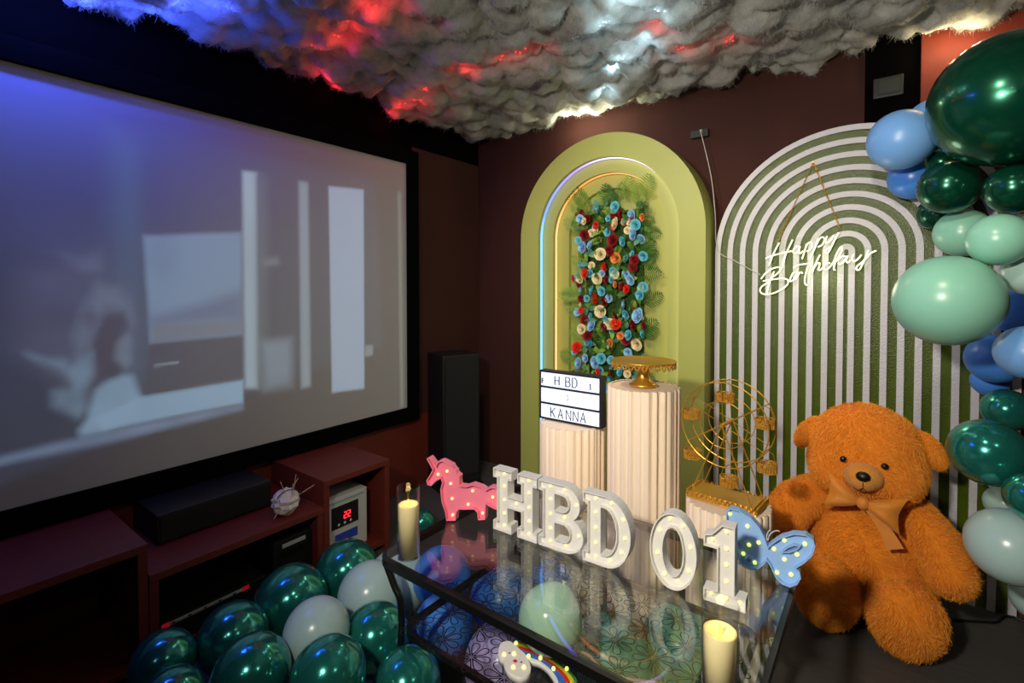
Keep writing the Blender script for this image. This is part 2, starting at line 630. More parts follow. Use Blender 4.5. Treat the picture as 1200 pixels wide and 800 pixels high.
# whole projected picture (leaves the top and bottom bars dim)
paint([(-60, 95), (440, 212), (448, 405), (-60, 590)], (0.006, 0.016, 0.035), 0.02)
paint([(130, 150), (170, 175), (172, 500), (120, 470)], (0.02, 0.06, 0.11), 0.05, 0.9)
paint([(172, 170), (285, 200), (285, 272), (172, 268)], (0.01, 0.02, 0.05), 0.03)
paint([(168, 276), (283, 272), (283, 392), (176, 402)], (0.12, 0.21, 0.32), 0.012, 1.0, 0.2, 14, 4)
paint([(178, 372), (283, 342), (283, 375), (178, 382)], (0.05, 0.08, 0.16), 0.03, 0.8)
paint([(178, 380), (283, 374), (283, 391), (178, 401)], (0.10, 0.13, 0.17), 0.01)
paint([(178, 404), (285, 395), (285, 445), (165, 465)], (0.012, 0.018, 0.035), 0.012)
paint([(180, 428), (209, 424), (209, 426), (180, 430)], (0.22, 0.28, 0.33), 0.004)
paint([(284, 200), (301, 202), (303, 455), (287, 455)], (0.26, 0.36, 0.42), 0.012, 0.95, 0.15, 6, 9)
paint([(301, 204), (312, 206), (312, 452), (302, 452)], (0.06, 0.09, 0.10), 0.03, 0.8)
paint([(305, 400), (342, 396), (342, 452), (310, 458)], (0.12, 0.17, 0.22), 0.03, 0.9, 0.3, 20, 3)
paint([(350, 212), (361, 214), (364, 452), (353, 455)], (0.16, 0.22, 0.26), 0.012)
paint([(385, 218), (426, 222), (427, 455), (389, 460)], (0.24, 0.33, 0.45), 0.008, 0.95)
paint([(466, 225), (470, 225), (473, 476), (469, 477)], (0.10, 0.13, 0.11), 0.01, 0.8)
paint([(428, 405), (437, 404), (437, 416), (428, 418)], (0.18, 0.22, 0.24), 0.008, 0.8)
paint([(308, 305), (325, 300), (328, 310), (310, 312)], (0.12, 0.15, 0.17), 0.015, 0.7)
# dim figure in profile at the left with a pale shirt, light band of a sill below
Q = lambda L: [(x * 0.4814, 235 + y * 0.4814) for x, y in L]
paint(Q([(60, 180), (150, 125), (235, 128), (270, 190), (318, 240), (325, 400), (250, 450), (150, 440), (40, 360)]), (0.045, 0.055, 0.10), 0.06, 0.8, 0.6, 15, 5)
paint(Q([(148, 125), (200, 140), (240, 120), (242, 165), (200, 170)]), (0.10, 0.14, 0.20), 0.03, 0.7, 0.5, 20, 15)
paint(Q([(240, 200), (285, 215), (315, 245), (322, 300), (300, 270), (262, 262), (235, 300), (215, 345), (190, 368), (182, 325), (205, 260)]), (0.10, 0.14, 0.20), 0.03, 0.8, 0.5, 24, 6)
paint(Q([(200, 280), (225, 262), (238, 290), (215, 310)]), (0.03, 0.035, 0.06), 0.015, 0.8)
paint(Q([(255, 280), (300, 272), (312, 300), (300, 320), (285, 350), (300, 410), (285, 432), (240, 438), (215, 500), (205, 480), (225, 420), (232, 340)]), (0.015, 0.015, 0.03), 0.014, 0.95)
paint(Q([(285, 345), (312, 325), (322, 340), (320, 392), (305, 408), (280, 385)]), (0.10, 0.15, 0.20), 0.016, 0.85, 0.4, 30, 16)
paint(Q([(65, 372), (110, 385), (160, 385), (170, 400), (195, 380), (222, 370), (228, 420), (208, 465), (212, 505), (190, 528), (130, 498), (128, 465), (165, 455), (160, 430), (110, 400)]), (0.12, 0.20, 0.28), 0.022, 0.9, 0.45, 26, 8)
paint(Q([(100, 395), (150, 415), (172, 450), (150, 450), (120, 425)]), (0.03, 0.04, 0.06), 0.02, 0.8)
paint(Q([(218, 505), (232, 460), (262, 440), (300, 425), (322, 425), (340, 470), (345, 480), (330, 520), (260, 560), (200, 575), (190, 560), (212, 530)]), (0.16, 0.27, 0.38), 0.016, 0.95, 0.2, 22, 18)
paint([(164, 465), (285, 445), (285, 472), (200, 488), (120, 505), (110, 490)], (0.19, 0.32, 0.45), 0.008, 0.95, 0.1, 10, 7)
paint([(-60, 550), (20, 530), (110, 508), (285, 472), (285, 480), (120, 520), (20, 540), (-60, 560)], (0.11, 0.17, 0.27), 0.015, 0.9, 0.35, 18, 2)
paint([(30, 250), (120, 255), (130, 300), (30, 310)], (0.02, 0.03, 0.07), 0.06, 0.7)
img = np.clip(img, 0, 1)
at = me.color_attributes.new('picture', 'FLOAT_COLOR', 'POINT')
buf = np.ones((NU * NV, 4), dtype=np.float32)
buf[:, :3] = img.reshape(-1, 3)
at.data.foreach_set('color', buf.ravel())
sm = mat('screen_fabric', (0.44, 0.44, 0.44, 1), 0.9)
nt = sm.node_tree
an = nt.nodes.new('ShaderNodeVertexColor')
an.layer_name = 'picture'
nt.links.new(an.outputs['Color'], nt.nodes['Principled BSDF'].inputs['Emission Color'])
nt.nodes['Principled BSDF'].inputs['Emission Strength'].default_value = 0.72
obj('screen_fabric', me, sm, scr)
W = sy1 - sy0
for a in ((-0.09, W + 0.09, sz1, sz1 + 0.09), (-0.09, W + 0.09, sz0 - 0.09, sz0), (-0.09, 0, sz0, sz1), (W, W + 0.09, sz0, sz1)):
    MB().box(-0.048, 0.025, a[0], a[1], a[2], a[3], 0.004).build('frame_bar', M['screen_frame'], scr)

# ------------------------------------------------------------------ media cabinets below the screen
def cabinet(label, y0, y1, x0, x1, z1, shelf=None, group='low cabinets under the screen'):
    c = thing('media_cabinet', label, 'cabinet', (x0, y0, 0), 0, group)
    w, d, t = y1 - y0, x1 - x0, 0.03
    MB().box(0, d, 0, w, z1 - t, z1, 0.003).build('top_panel', M['wood_red'], c)
    MB().box(0, d - 0.005, 0.0, t, 0.0, z1 - t, 0.002).build('side_panel', M['wood_red'], c)
    MB().box(0, d - 0.005, w - t, w, 0.0, z1 - t, 0.002).build('side_panel', M['wood_red'], c)
    MB().box(0, 0.012, t, w - t, 0.0, z1 - t).build('back_panel', M['wood_red'], c)
    MB().box(0.012, d - 0.01, t, w - t, 0.03, 0.055, 0.002).build('bottom_shelf', M['wood_red'], c)
    if shelf:
        MB().box(0.012, d - 0.02, t, w - t, shelf, shelf + 0.02, 0.002).build('shelf', M['wood_red'], c)
    return c


CXF = -2.09
cabinet('red-brown open cabinet beside the corner speaker, holding a pale grey device', 1.305, 1.69, WX + 0.014, CXF, 0.48)
cabinet('lower middle red-brown cabinet carrying the long black speaker', 0.612, 1.302, WX + 0.014, CXF, 0.36)
cabinet('dark red-brown cabinet at the left edge of the photo', -0.35, 0.609, WX + 0.014, CXF, 0.48)

# centre speaker
p0 = atZ(300, 572, 0.36); p1 = atZ(183, 626, 0.36)
cs = thing('centre_speaker', 'long black box speaker lying on the middle cabinet below the screen', 'speaker', (-2.56, 0.70, 0.36))
MB().box(0, 0.26, 0, 0.46, 0.004, 0.125, 0.006).build('body', M['black'], cs)
MB().box(0.261, 0.268, 0.012, 0.448, 0.014, 0.115, 0.003).build('grille', M['black_matte'], cs)
for yy in (0.05, 0.41):
    MB().box(0.05, 0.2, yy - 0.02, yy + 0.02, 0, 0.006).build('foot', M['black'], cs)

# tissue ball pierced with sticks
tb = thing('tissue_ball', 'crumpled white tissue ball pierced with thin wooden sticks on the middle cabinet', 'decoration', atZ(335, 602, 0.36))
m = MB()
bm = bmesh.new()
bmesh.ops.create_icosphere(bm, subdivisions=3, radius=0.058)
for v in bm.verts:
    n = v.co.normalized()
    k = 1 + 0.10 * math.sin(9 * n.x + 3) * math.sin(8 * n.y) + 0.08 * math.sin(14 * n.z + 5 * n.x)
    v.co = v.co * k + Vector((0, 0, 0.058))
me = bpy.data.meshes.new('ball'); bm.to_mesh(me); bm.free()
obj('ball', me, M['tissue'], tb)
for (dx, dy, dz, sh) in ((0.02, -0.05, 0.12, 0), (0.015, 0.012, 0.125, 0.02), (0.02, 0.09, 0.035, 0.01), (-0.02, 0.08, 0.08, -0.02), (0.05, -0.02, 0.08, 0.015)):
    d = Vector((dx, dy, dz)).normalized()
    c = Vector((0.02, sh, 0.066))
    MB().tube([c - d * 0.075, c + d * 0.115], 0.0018, 6).build('stick', M['stick'], tb)
ring = [(0.035 + 0.035 * math.cos(t) * 0.6, 0.06 * math.cos(t) * 0.9, 0.066 + 0.055 * math.sin(t)) for t in [math.pi * k / 12 for k in range(13)]]
MB().tube(ring, 0.002, 6).build('hoop', M['cord_black'], tb)

# grey device in the right-hand cabinet
dv = thing('power_regulator', 'pale grey box with red number display and blue label inside the open cabinet', 'device', (CXF - 0.27, 1.355, 0.056))
MB().box(0, 0.2, 0, 0.24, 0, 0.29, 0.006).build('casing', M['grey_plastic'], dv)
MB().box(0.2, 0.203, 0.03, 0.185, 0.135, 0.245, 0.001).build('display', M['disp_dark'], dv)
for k, dy in enumerate((0.10, 0.122)):
    dg_ = MB()
    x = 0.2045
    dg_.tube([(x, dy, 0.205), (x, dy + 0.013, 0.205), (x, dy + 0.013, 0.19), (x, dy, 0.19), (x, dy, 0.175), (x, dy + 0.013, 0.175)], 0.0022, 5)
    dg_.build('digit', M['red_led'], dv)
for k in range(3):
    MB().ell((0.204, 0.07 + 0.034 * k, 0.152), (0.003, 0.007, 0.007), 8, 6).build('knob', M['grey_plastic'], dv)
MB().box(0.2, 0.2025, 0.05, 0.18, 0.06, 0.105, 0.001).build('label_plate', M['disp_blue'], dv)
MB().box(0.2, 0.202, 0.02, 0.22, 0.262, 0.272, 0.0005).build('print_line', M['ink_grey'], dv)

# black amplifier and player in the middle cabinet
am = thing('amplifier', 'small black amplifier with silver dials in the middle cabinet', 'device', (CXF - 0.32, 1.08, 0.056))
MB().box(0, 0.28, 0, 0.18, 0, 0.21, 0.004).build('casing', M['black'], am)
for k in range(3):
    MB().tube([(0.28, 0.05 + 0.04 * k, 0.15), (0.292, 0.05 + 0.04 * k, 0.15)], 0.012, 14).build('dial', M['black_metal'], am)
MB().box(0.28, 0.283, 0.04, 0.15, 0.172, 0.19, 0.001).build('silver_strip', M['dev_white'], am)
pl = thing('media_player', 'flat black player with white button strip and red ends in the middle cabinet', 'device', (CXF - 0.36, 0.648, 0.056))
MB().box(0, 0.34, 0, 0.39, 0, 0.10, 0.004).build('casing', M['black'], pl)
MB().box(0.34, 0.344, 0.031, 0.290, 0.080, 0.092, 0.001).build('button_strip', M['dev_white'], pl)
MB().box(0.34, 0.344, 0.004, 0.030, 0.078, 0.094, 0.001).build('red_cap', M['dev_red'], pl)
MB().box(0.34, 0.344, 0.291, 0.318, 0.078, 0.094, 0.001).build('red_cap', M['dev_red'], pl)
for k in range(14):
    MB().box(0.344, 0.3455, 0.036 + 0.018 * k, 0.047 + 0.018 * k, 0.083, 0.089).build('button', M['ink_grey'] if k % 3 else M['disp_dark'], pl)

# corner tower speaker and the little balloon beside it
ts = thing('tower_speaker', 'tall black tower speaker in the dark room corner', 'speaker', (-2.42, 2.52, 0), R(-20))
MB().box(-0.13, 0.13, -0.14, 0.14, 0.03, 0.93, 0.008).build('cabinet_body', M['black'], ts)
MB().box(0.131, 0.142, -0.125, 0.125, 0.1, 0.9, 0.005).build('grille', M['black_matte'], ts)
MB().box(-0.15, 0.15, -0.16, 0.16, 0.0, 0.03, 0.005).build('plinth_base', M['black'], ts)


# ------------------------------------------------------------------ balloons
def balloon_mesh(name, seg=36, rings=24):
    prof = []
    for i in range(rings + 1):
        a = math.pi * i / rings
        z = -math.cos(a)
        r = math.sin(a)
        if z < 0:
            r *= 1 - 0.10 * (-z) ** 2
            z *= 1.06
        prof.append((max(r, 0.0), z))
    return MB().lathe(prof, seg).mesh(name, True)


def knot_mesh(name):
    return MB().lathe([(0.02, -1.03), (0.055, -1.06), (0.04, -1.09), (0.095, -1.15), (0.08, -1.16), (0.02, -1.13)], 12).mesh(name, True)


BM, KM = {}, {}


def balloon(label, material, center, radius, tilt=(0, 0, 0), group=None, name='balloon', squash=1.0):
    if material not in BM:
        BM[material] = balloon_mesh('balloon_' + material)
        BM[material].materials.append(M[material])
        KM[material] = knot_mesh('knot_' + material)
        KM[material].materials.append(M[material])
    o = obj(name, BM[material], None, None, label, 'balloon', group, None, center, tilt)
    o.scale = (radius, radius, radius * squash)
    k = obj('knot', KM[material], None, o)
    return o


def by_size(px, py, hpx, diameter):
    """centre of a ball that is hpx pixels high in the frame and has the given diameter"""
    d = ray(px, py)
    depth = diameter * F_PX / hpx
    return Vector((0, 0, EYE)) + d * depth


balloon('tiny grey-blue balloon on the floor beside the corner speaker', 'sky_balloon', Vector(atZ(551, 553, 0.045)), 0.04, (R(160), 0.3, 0))

# ------------------------------------------------------------------ green arch backdrop
AX, AZ = -1.409, 1.72
ga = thing('arch_backdrop', 'apple green stepped arch backdrop with lit edges behind the flower panel', 'backdrop', (AX, 2.80, 0))
MB().uband(0, AZ, 0.625, 0.48, 0, 0.06, 0, 56).build('outer_arch', M['green_panel'], ga, auto=True)
MB().uband(0, AZ, 0.625, 0.395, 0.0601, 0.115, 0, 56).build('middle_arch', M['green_panel'], ga, auto=True)
MB().uband(0, AZ, 0.625, 0.305, 0.1151, 0.15, 0, 56).build('inner_arch', M['green_panel'], ga, auto=True)
MB().archsolid(0, AZ, 0.625, 0.1501, 0.19, 0, 56).build('back_panel', M['green_panel'], ga, auto=True)


def ledmat(name, stops, strength):
    m = bpy.data.materials.new(name)
    m.use_nodes = True
    nt = m.node_tree
    nt.nodes.clear()
    out = nt.nodes.new('ShaderNodeOutputMaterial')
    e = nt.nodes.new('ShaderNodeEmission')
    e.inputs[1].default_value = strength
    tc = nt.nodes.new('ShaderNodeTexCoord')
    sp = nt.nodes.new('ShaderNodeSeparateXYZ')
    mr = nt.nodes.new('ShaderNodeMapRange')
    mr.inputs['From Min'].default_value = -0.5
    mr.inputs['From Max'].default_value = 0.5
    cr = nt.nodes.new('ShaderNodeValToRGB')
    while len(cr.color_ramp.elements) < len(stops):
        cr.color_ramp.elements.new(0.5)
    for el, (p, c) in zip(cr.color_ramp.elements, stops):
        el.position = p
        el.color = c
    nt.links.new(tc.outputs['Object'], sp.inputs[0])
    nt.links.new(sp.outputs['X'], mr.inputs[0])
    nt.links.new(mr.outputs[0], cr.inputs[0])
    nt.links.new(cr.outputs[0], e.inputs[0])
    nt.links.new(e.outputs[0], out.inputs[0])
    return m


led1 = ledmat('blue_violet_led', [(0.0, srgb(120, 190, 255)), (0.05, srgb(90, 130, 255)), (0.3, srgb(150, 120, 250)), (0.6, srgb(225, 205, 255)), (1.0, srgb(235, 225, 240))], 2.6)
led2 = ledmat('amber_led', [(0.0, srgb(255, 214, 160)), (0.2, srgb(255, 150, 70)), (0.5, srgb(255, 160, 90)), (0.8, srgb(255, 220, 130)), (1.0, srgb(255, 225, 140))], 1.8)
MB().uband(0, AZ, 0.4797, 0.4770, 0.028, 0.052, 0, 64).build('outer_led_strip', led1, ga, label='blue and violet light strip along the outer step')
MB().uband(0, AZ, 0.3947, 0.3922, 0.085, 0.106, 0, 64).build('inner_led_strip', led2, ga, label='amber light strip along the middle step')

# ------------------------------------------------------------------ striped arch board
SX, SZ = -0.150, 1.57
sb = thing('striped_backdrop', 'olive arch board with white concentric stripes behind the neon sign', 'backdrop', (SX, 2.93, 0))
MB().archsolid(0, SZ, 0.613, 0.0, 0.03, 0, 56).build('board', M['olive'], sb, auto=True)
for k in range(10):
    ro = 0.6128 - 0.0641 * k
    MB().uband(0, SZ, ro, ro - 0.027, -0.014, 0.0, 0, 48 if k < 7 else 24).build('white_strip', M['white_stripe'], sb, auto=True)

# ------------------------------------------------------------------ flower panel on the green arch
FY = 2.93
fp = thing('flower_panel', 'artificial flower panel of blue, red and cream roses hung on the green arch', 'flowers', (-1.39, FY, 0.8))


def rose_mesh(name, material):
    m = MB()
    N = 0
    for layer, (rad, h, n, open_) in enumerate(((0.30, 0.62, 3, 0.05), (0.55, 0.60, 4, 0.22), (0.82, 0.48, 5, 0.45), (1.0, 0.30, 6, 0.75))):
        for k in range(n):
            a0 = 2 * math.pi * (k + 0.37 * layer) / n
            wv = 2 * math.pi / n * 0.68
            vs, fs = [], []
            for i in range(4):
                t = i / 3
                for j in range(4):
                    s_ = (j / 3 - 0.5) * 2
                    a = a0 + s_ * wv * (1 - 0.35 * t * t)
                    rr = rad * (0.45 + 0.55 * t ** 0.7) + 0.10 * open_ * t * t
                    hh = h * t * (1 - 0.18 * s_ * s_) - 0.10 * open_ * t ** 4
                    vs.append((rr * math.cos(a), -hh, rr * math.sin(a)))
            for i in range(3):
                for j in range(3):
                    fs.append((i * 4 + j, i * 4 + j + 1, i * 4 + j + 5, i * 4 + j + 4))
            m.add(vs, fs)
    me = m.mesh(name, True, fix=False)
    me.materials.append(material)
    return me


def fern_mesh(name, material, n=9):
    m = MB()
    L = 1.0
    m.tube([(0, 0, 0), (0, -0.06, 0.5), (0, -0.03, 1.0)], [0.012, 0.009, 0.004], 4)
    for i in range(n):
        t = 0.15 + 0.85 * i / (n - 1)
        ln = 0.32 * math.sin(math.pi * (0.2 + 0.75 * t)) + 0.06
        for sgn in (-1, 1):
            b = Vector((0, -0.06 * math.sin(math.pi * t * 0.8), t))
            tip = b + Vector((sgn * ln, -0.05, ln * 0.75))
            mid = (b + tip) / 2
            w = Vector((-0.75 * sgn, 0, 1)).normalized() * 0.03
            m.add([b, mid + w, tip, mid - w], [(0, 1, 2, 3)])
    me = m.mesh(name, False, fix=False)
    me.materials.append(material)
    return me


def leaf_mesh(name, material):
    m = MB()
    vs, fs = [], []
    for i in range(6):
        t = i / 5
        w = 0.26 * math.sin(math.pi * min(1, t * 0.95 + 0.03)) ** 0.8
        z = t
        y = -0.12 * math.sin(math.pi * t)
        vs += [(-w, y - 0.05 * w, z), (0, y + 0.03, z), (w, y - 0.05 * w, z)]
    for i in range(5):
        fs += [(i * 3, i * 3 + 1, i * 3 + 4, i * 3 + 3), (i * 3 + 1, i * 3 + 2, i * 3 + 5, i * 3 + 4)]
    m.add(vs, fs)
    me = m.mesh(name, True, fix=False)
    me.materials.append(material)
    return me


ROSES = {k: rose_mesh('rose_' + k, M[k]) for k in ('r_blue', 'r_aqua', 'r_red', 'r_dark', 'r_cream', 'r_orange')}
FERNS = [fern_mesh('fern_a', M['leaf']), fern_mesh('fern_b', M['leaf2'])]
LEAVES = [leaf_mesh('leaf_a', M['leaf']), leaf_mesh('leaf_b', M['leaf2']), leaf_mesh('leaf_c', M['leaf3'])]
fo = Vector(fp.location)
MB().box(-0.2, 0.2, 0.0, 0.012, -0.02, 1.08, 0.004).build('mesh_backing', M['moss'], fp)
# roses read off the photograph: (x, y, diameter in px, colour)
Z1, Z2 = 150 / 1000, 1.0
RL = []
for (x, y, d, c) in ((410, 230, 60, 'r_aqua'), (540, 215, 75, 'r_aqua'), (585, 258, 62, 'r_dark'), (672, 285, 90, 'r_blue'), (268, 310, 60, 'r_blue'), (320, 308, 60, 'r_dark'), (545, 345, 85, 'r_cream'), (612, 330, 55, 'r_orange'), (700, 355, 75, 'r_aqua'), (385, 378, 60, 'r_blue'), (480, 415, 55, 'r_aqua'), (300, 438, 75, 'r_dark'), (685, 425, 90, 'r_blue'), (745, 465, 70, 'r_blue'), (520, 475, 85, 'r_dark'), (600, 485, 70, 'r_aqua'), (285, 530, 85, 'r_blue'), (345, 515, 65, 'r_blue'), (425, 585, 85, 'r_cream'), (495, 560, 70, 'r_dark'), (545, 615, 80, 'r_orange'), (690, 630, 70, 'r_dark'), (760, 600, 70, 'r_aqua'), (270, 668, 55, 'r_aqua'), (460, 695, 85, 'r_red'), (680, 685, 70, 'r_dark'), (305, 735, 65, 'r_red'), (250, 765, 60, 'r_aqua'), (345, 735, 60, 'r_aqua'), (525, 720, 60, 'r_aqua'), (400, 775, 80, 'r_cream'), (660, 785, 75, 'r_blue'), (510, 785, 50, 'r_aqua'), (470, 785, 50, 'r_dark'), (355, 420, 55, 'r_cream'), (650, 340, 40, 'r_cream')):
    RL.append((640 + x * 0.15, 210 + y * 0.15, d * 0.15, c))
for (x, y, d, c) in ((360, 70, 65, 'r_aqua'), (435, 75, 65, 'r_aqua'), (385, 132, 82, 'r_red'), (275, 135, 55, 'r_dark'), (318, 132, 50, 'r_aqua'), (455, 160, 70, 'r_dark'), (600, 45, 80, 'r_dark'), (760, 42, 72, 'r_aqua'), (735, 105, 72, 'r_aqua'), (425, 232, 85, 'r_cream'), (612, 180, 75, 'r_blue'), (695, 190, 62, 'r_dark'), (248, 235, 60, 'r_blue'), (720, 265, 105, 'r_blue'), (625, 255, 68, 'r_aqua'), (300, 298, 65, 'r_dark'), (350, 270, 50, 'r_aqua'), (545, 262, 60, 'r_dark'), (358, 345, 80, 'r_blue'), (278, 370, 70, 'r_cream'), (470, 295, 55, 'r_aqua'), (495, 330, 78, 'r_cream'), (546, 332, 80, 'r_red'), (452, 352, 55, 'r_dark'), (685, 338, 75, 'r_dark'), (325, 418, 75, 'r_dark'), (515, 393, 48, 'r_aqua'), (645, 418, 72, 'r_aqua'), (760, 400, 72, 'r_aqua'), (625, 462, 62, 'r_dark'), (710, 490, 85, 'r_cream'), (345, 480, 65, 'r_aqua'), (240, 515, 78, 'r_red'), (640, 552, 60, 'r_blue'), (255, 635, 75, 'r_blue'), (310, 598, 60, 'r_blue'), (385, 630, 85, 'r_blue'), (430, 600, 75, 'r_aqua'), (420, 695, 65, 'r_aqua'), (510, 710, 50, 'r_dark'), (580, 705, 65, 'r_aqua'), (500, 765, 60, 'r_aqua'), (635, 720, 55, 'r_cream'), (430, 560, 60, 'leafy'), (500, 480, 60, 'r_orange')):
    RL.append((640 + x * 0.15, 330 + y * 0.15, d * 0.15, c))
for (x, y, d, c) in ((700, 470, 10, 'r_red'), (712, 455, 9, 'r_blue'), (690, 460, 9, 'r_aqua'), (708, 482, 9, 'r_dark')):
    RL.append((x, y, d, c))
for k in range(46):
    RL.append((random.uniform(672, 756), random.uniform(238, 448), random.uniform(6, 10), random.choice(('r_cream', 'r_dark', 'r_aqua', 'r_blue', 'r_red', 'r_aqua', 'r_orange'))))
for (px, py, dpx, c) in RL:
    yy = FY - 0.055 - random.uniform(0, 0.03)
    p = atY(px, py, yy)
    if c == 'leafy':
        continue
    dep = (p - Vector((0, 0, EYE))).dot(_A)
    rad = dpx / 2 * dep / F_PX * 1.12
    q = p - fo
    o = obj('rose', ROSES[c], None, fp, loc=q)
    aim = (Vector((0, 0, EYE)) - p).normalized()
    o.rotation_euler = (random.uniform(-0.4, 0.4), random.uniform(0, 6.28), -0.35 + random.uniform(-0.4, 0.4))
    o.scale = (rad, rad, rad)
for k in range(60):
    a = random.uniform(0, 1)
    side = -1 if k % 2 else 1
    if k < 30:
        x = side * random.uniform(0.15, 0.21)
        z = random.uniform(0.05, 1.12)
        rot = side * random.uniform(0.7, 1.9)
        ln = random.uniform(0.10, 0.17)
    elif k < 40:
        x = random.uniform(-0.2, 0.24); z = random.uniform(1.02, 1.13); rot = x * 2.2 + random.uniform(-0.3, 0.3); ln = random.uniform(0.11, 0.17)
    else:
        x = random.uniform(-0.2, 0.2); z = random.uniform(0, 1.1); rot = random.uniform(-3, 3); ln = random.uniform(0.08, 0.12)
    o = obj('fern_frond', FERNS[k % 2], None, fp, loc=(x, -0.015 - random.uniform(0, 0.03), z))
    o.rotation_euler = (random.uniform(0.1, 0.5), rot, 0)
    o.scale = (ln, ln, ln)
for k in range(230):
    x = random.uniform(-0.215, 0.215); z = random.uniform(-0.02, 1.13)
    o = obj('leaf', LEAVES[random.choice((0, 0, 1, 1, 2))], None, fp, loc=(x, -0.02 - random.uniform(0, 0.05), z))
    s_ = random.uniform(0.035, 0.07)
    o.rotation_euler = (random.uniform(0.2, 0.9), random.uniform(-3.1, 3.1), random.uniform(-0.4, 0.4))
    o.scale = (s_, s_, s_)


# ------------------------------------------------------------------ pleated plinths
def plinth(label, x, y, h, r=0.15):
    p = thing('pleated_plinth', label, 'plinth', (x, y, 0), 0, 'cream pleated plinths before the arches')
    n = 27
    m = MB()
    vs, fs = [], []
    N = n * 6
    def rad(a, k):
        u = (k / N * n + 0.16 * math.sin(k / N * 62.8 * 3 + x * 40) + 0.1 * math.sin(k / N * 62.8 * 1.7 + 2)) % 1.0
        tri = 1 - abs(2 * u - 1)
        return r - 0.021 * (1 - tri ** 0.6)
    levels = [0, 0.02, h - 0.004, h]
    for li, z in enumerate(levels):
        for k in range(N):
            a = 2 * math.pi * k / N
            rr = rad(a, k)
            if li == 3:
                rr -= 0.004
            vs.append((rr * math.cos(a), rr * math.sin(a), z))
    for i in range(3):
        for k in range(N):
            k2 = (k + 1) % N
            fs.append((i * N + k, i * N + k2, (i + 1) * N + k2, (i + 1) * N + k))
    m.add(vs, fs)
    m.build('pleated_body', M['paper'], p, smooth=True)
    MB().lathe([(0, h - 0.012), (0.132, h - 0.012), (0.133, h - 0.003), (0, h - 0.002)], 40).build('top_disc', M['paper'], p)
    lip = MB()
    vs, fs = [], []
    for k in range(N):
        a = 2 * math.pi * k / N
        rr = rad(a, k) - 0.002
        vs += [(rr * math.cos(a), rr * math.sin(a), h + 0.001), (0.128 * math.cos(a), 0.128 * math.sin(a), h + 0.001)]
    for k in range(N):
        k2 = (k + 1) % N
        fs.append((k * 2, k2 * 2, k2 * 2 + 1, k * 2 + 1))
    lip.add(vs, fs)
    lip.build('top_fold', M['paper'], p)
    return p


P_L, P_T, P_R = (-1.118, 1.937), (-0.798, 1.965), (-0.454, 1.936)
plinth('cream pleated plinth under the lit letter sign', P_L[0], P_L[1], 0.785)
plinth('tallest cream pleated plinth carrying the gold cake stand', P_T[0], P_T[1], 0.985)
plinth('shortest cream pleated plinth carrying the gold ferris wheel', P_R[0], P_R[1], 0.60)

# ------------------------------------------------------------------ lit letter sign
lb_y = 1.90
bl, br = atY(632, 489, lb_y), atY(704, 501, lb_y)
tl = atY(633, 433, lb_y)
lx0, lx1, lz0 = bl.x, br.x, 0.787
lh = tl.z - bl.z
lw = lx1 - lx0
lb = thing('letter_light_box', 'white lit letter box sign with black rails on the left plinth', 'sign', (lx0, lb_y, lz0))
MB().box(0.004, lw - 0.004, 0.004, 0.048, 0.004, lh - 0.004).build('lit_panel', M['sign_white'], lb)
t = 0.008
for (a, b, c, d) in ((0, lw, 0, t), (0, lw, lh - t, lh), (0, t, t, lh - t), (lw - t, lw, t, lh - t)):
    MB().box(a, b, 0, 0.05, c, d, 0.001).build('frame_bar', M['sign_black'], lb)
for k in (1, 2):
    z = lh * k / 3
    MB().box(t, lw - t, -0.002, 0.004, z - 0.004, z + 0.004, 0.0005).build('rail', M['sign_black'], lb)
GL = {'H': [[(0, 0), (0, 1)], [(0.6, 0), (0.6, 1)], [(0, .5), (0.6, .5)]],
      'B': [[(0, 0), (0, 1), (0.4, 1), (0.55, .85), (0.55, .65), (0.4, .52), (0, .52)], [(0.4, .52), (0.6, .38), (0.6, .15), (0.42, 0), (0, 0)]],
      'D': [[(0, 0), (0, 1), (0.35, 1), (0.6, .75), (0.6, .25), (0.35, 0), (0, 0)]],
      'K': [[(0, 0), (0, 1)], [(0.6, 1), (0, .42)], [(0.18, .58), (0.6, 0)]],
      'A': [[(0, 0), (0.32, 1), (0.64, 0)], [(0.12, .36), (0.52, .36)]],
      'N': [[(0, 0), (0, 1), (0.6, 0), (0.6, 1)]],
      '1': [[(0.1, 0.8), (0.3, 1), (0.3, 0)]],
      'F': [[(0.1, 0), (0.1, 1)], [(0.1, 1), (0.45, 1)], [(0.0, .6), (0.4, .6)]],
      'C': [[(0.1, 0.9), (0.4, 1), (0.55, .7), (0.5, .2), (0.15, 0.0)]]}


def glyph(parent, ch, x, z, h, material, r=0.0032):
    m = MB()
    for st in GL[ch]:
        m.tube([(x + a * h * 0.9, -0.0012, z + b * h) for a, b in st], r, 5, flat=0.6)
    m.build('letter', material, parent, label='printed letter tile')


row = lh / 3
ch = row * 0.62
for c, fx, s_, mt in (('F', 0.045, 0.5, 'ink'), ('H', 0.27, 0.9, 'ink'), ('B', 0.45, 0.9, 'ink'), ('D', 0.56, 0.9, 'ink'), ('1', 0.82, 0.55, 'ink')):
    glyph(lb, c, lw * fx, row * 2 + row * 0.2, ch * s_, M[mt])
glyph(lb, 'C', lw * 0.45, row + row * 0.3, ch * 0.6, M['ink_grey'], 0.0024)
for c, fx in (('K', 0.2), ('A', 0.325), ('N', 0.46), ('N', 0.575), ('A', 0.69)):
    glyph(lb, c, lw * fx, row * 0.2, ch * 0.95, M['ink'])

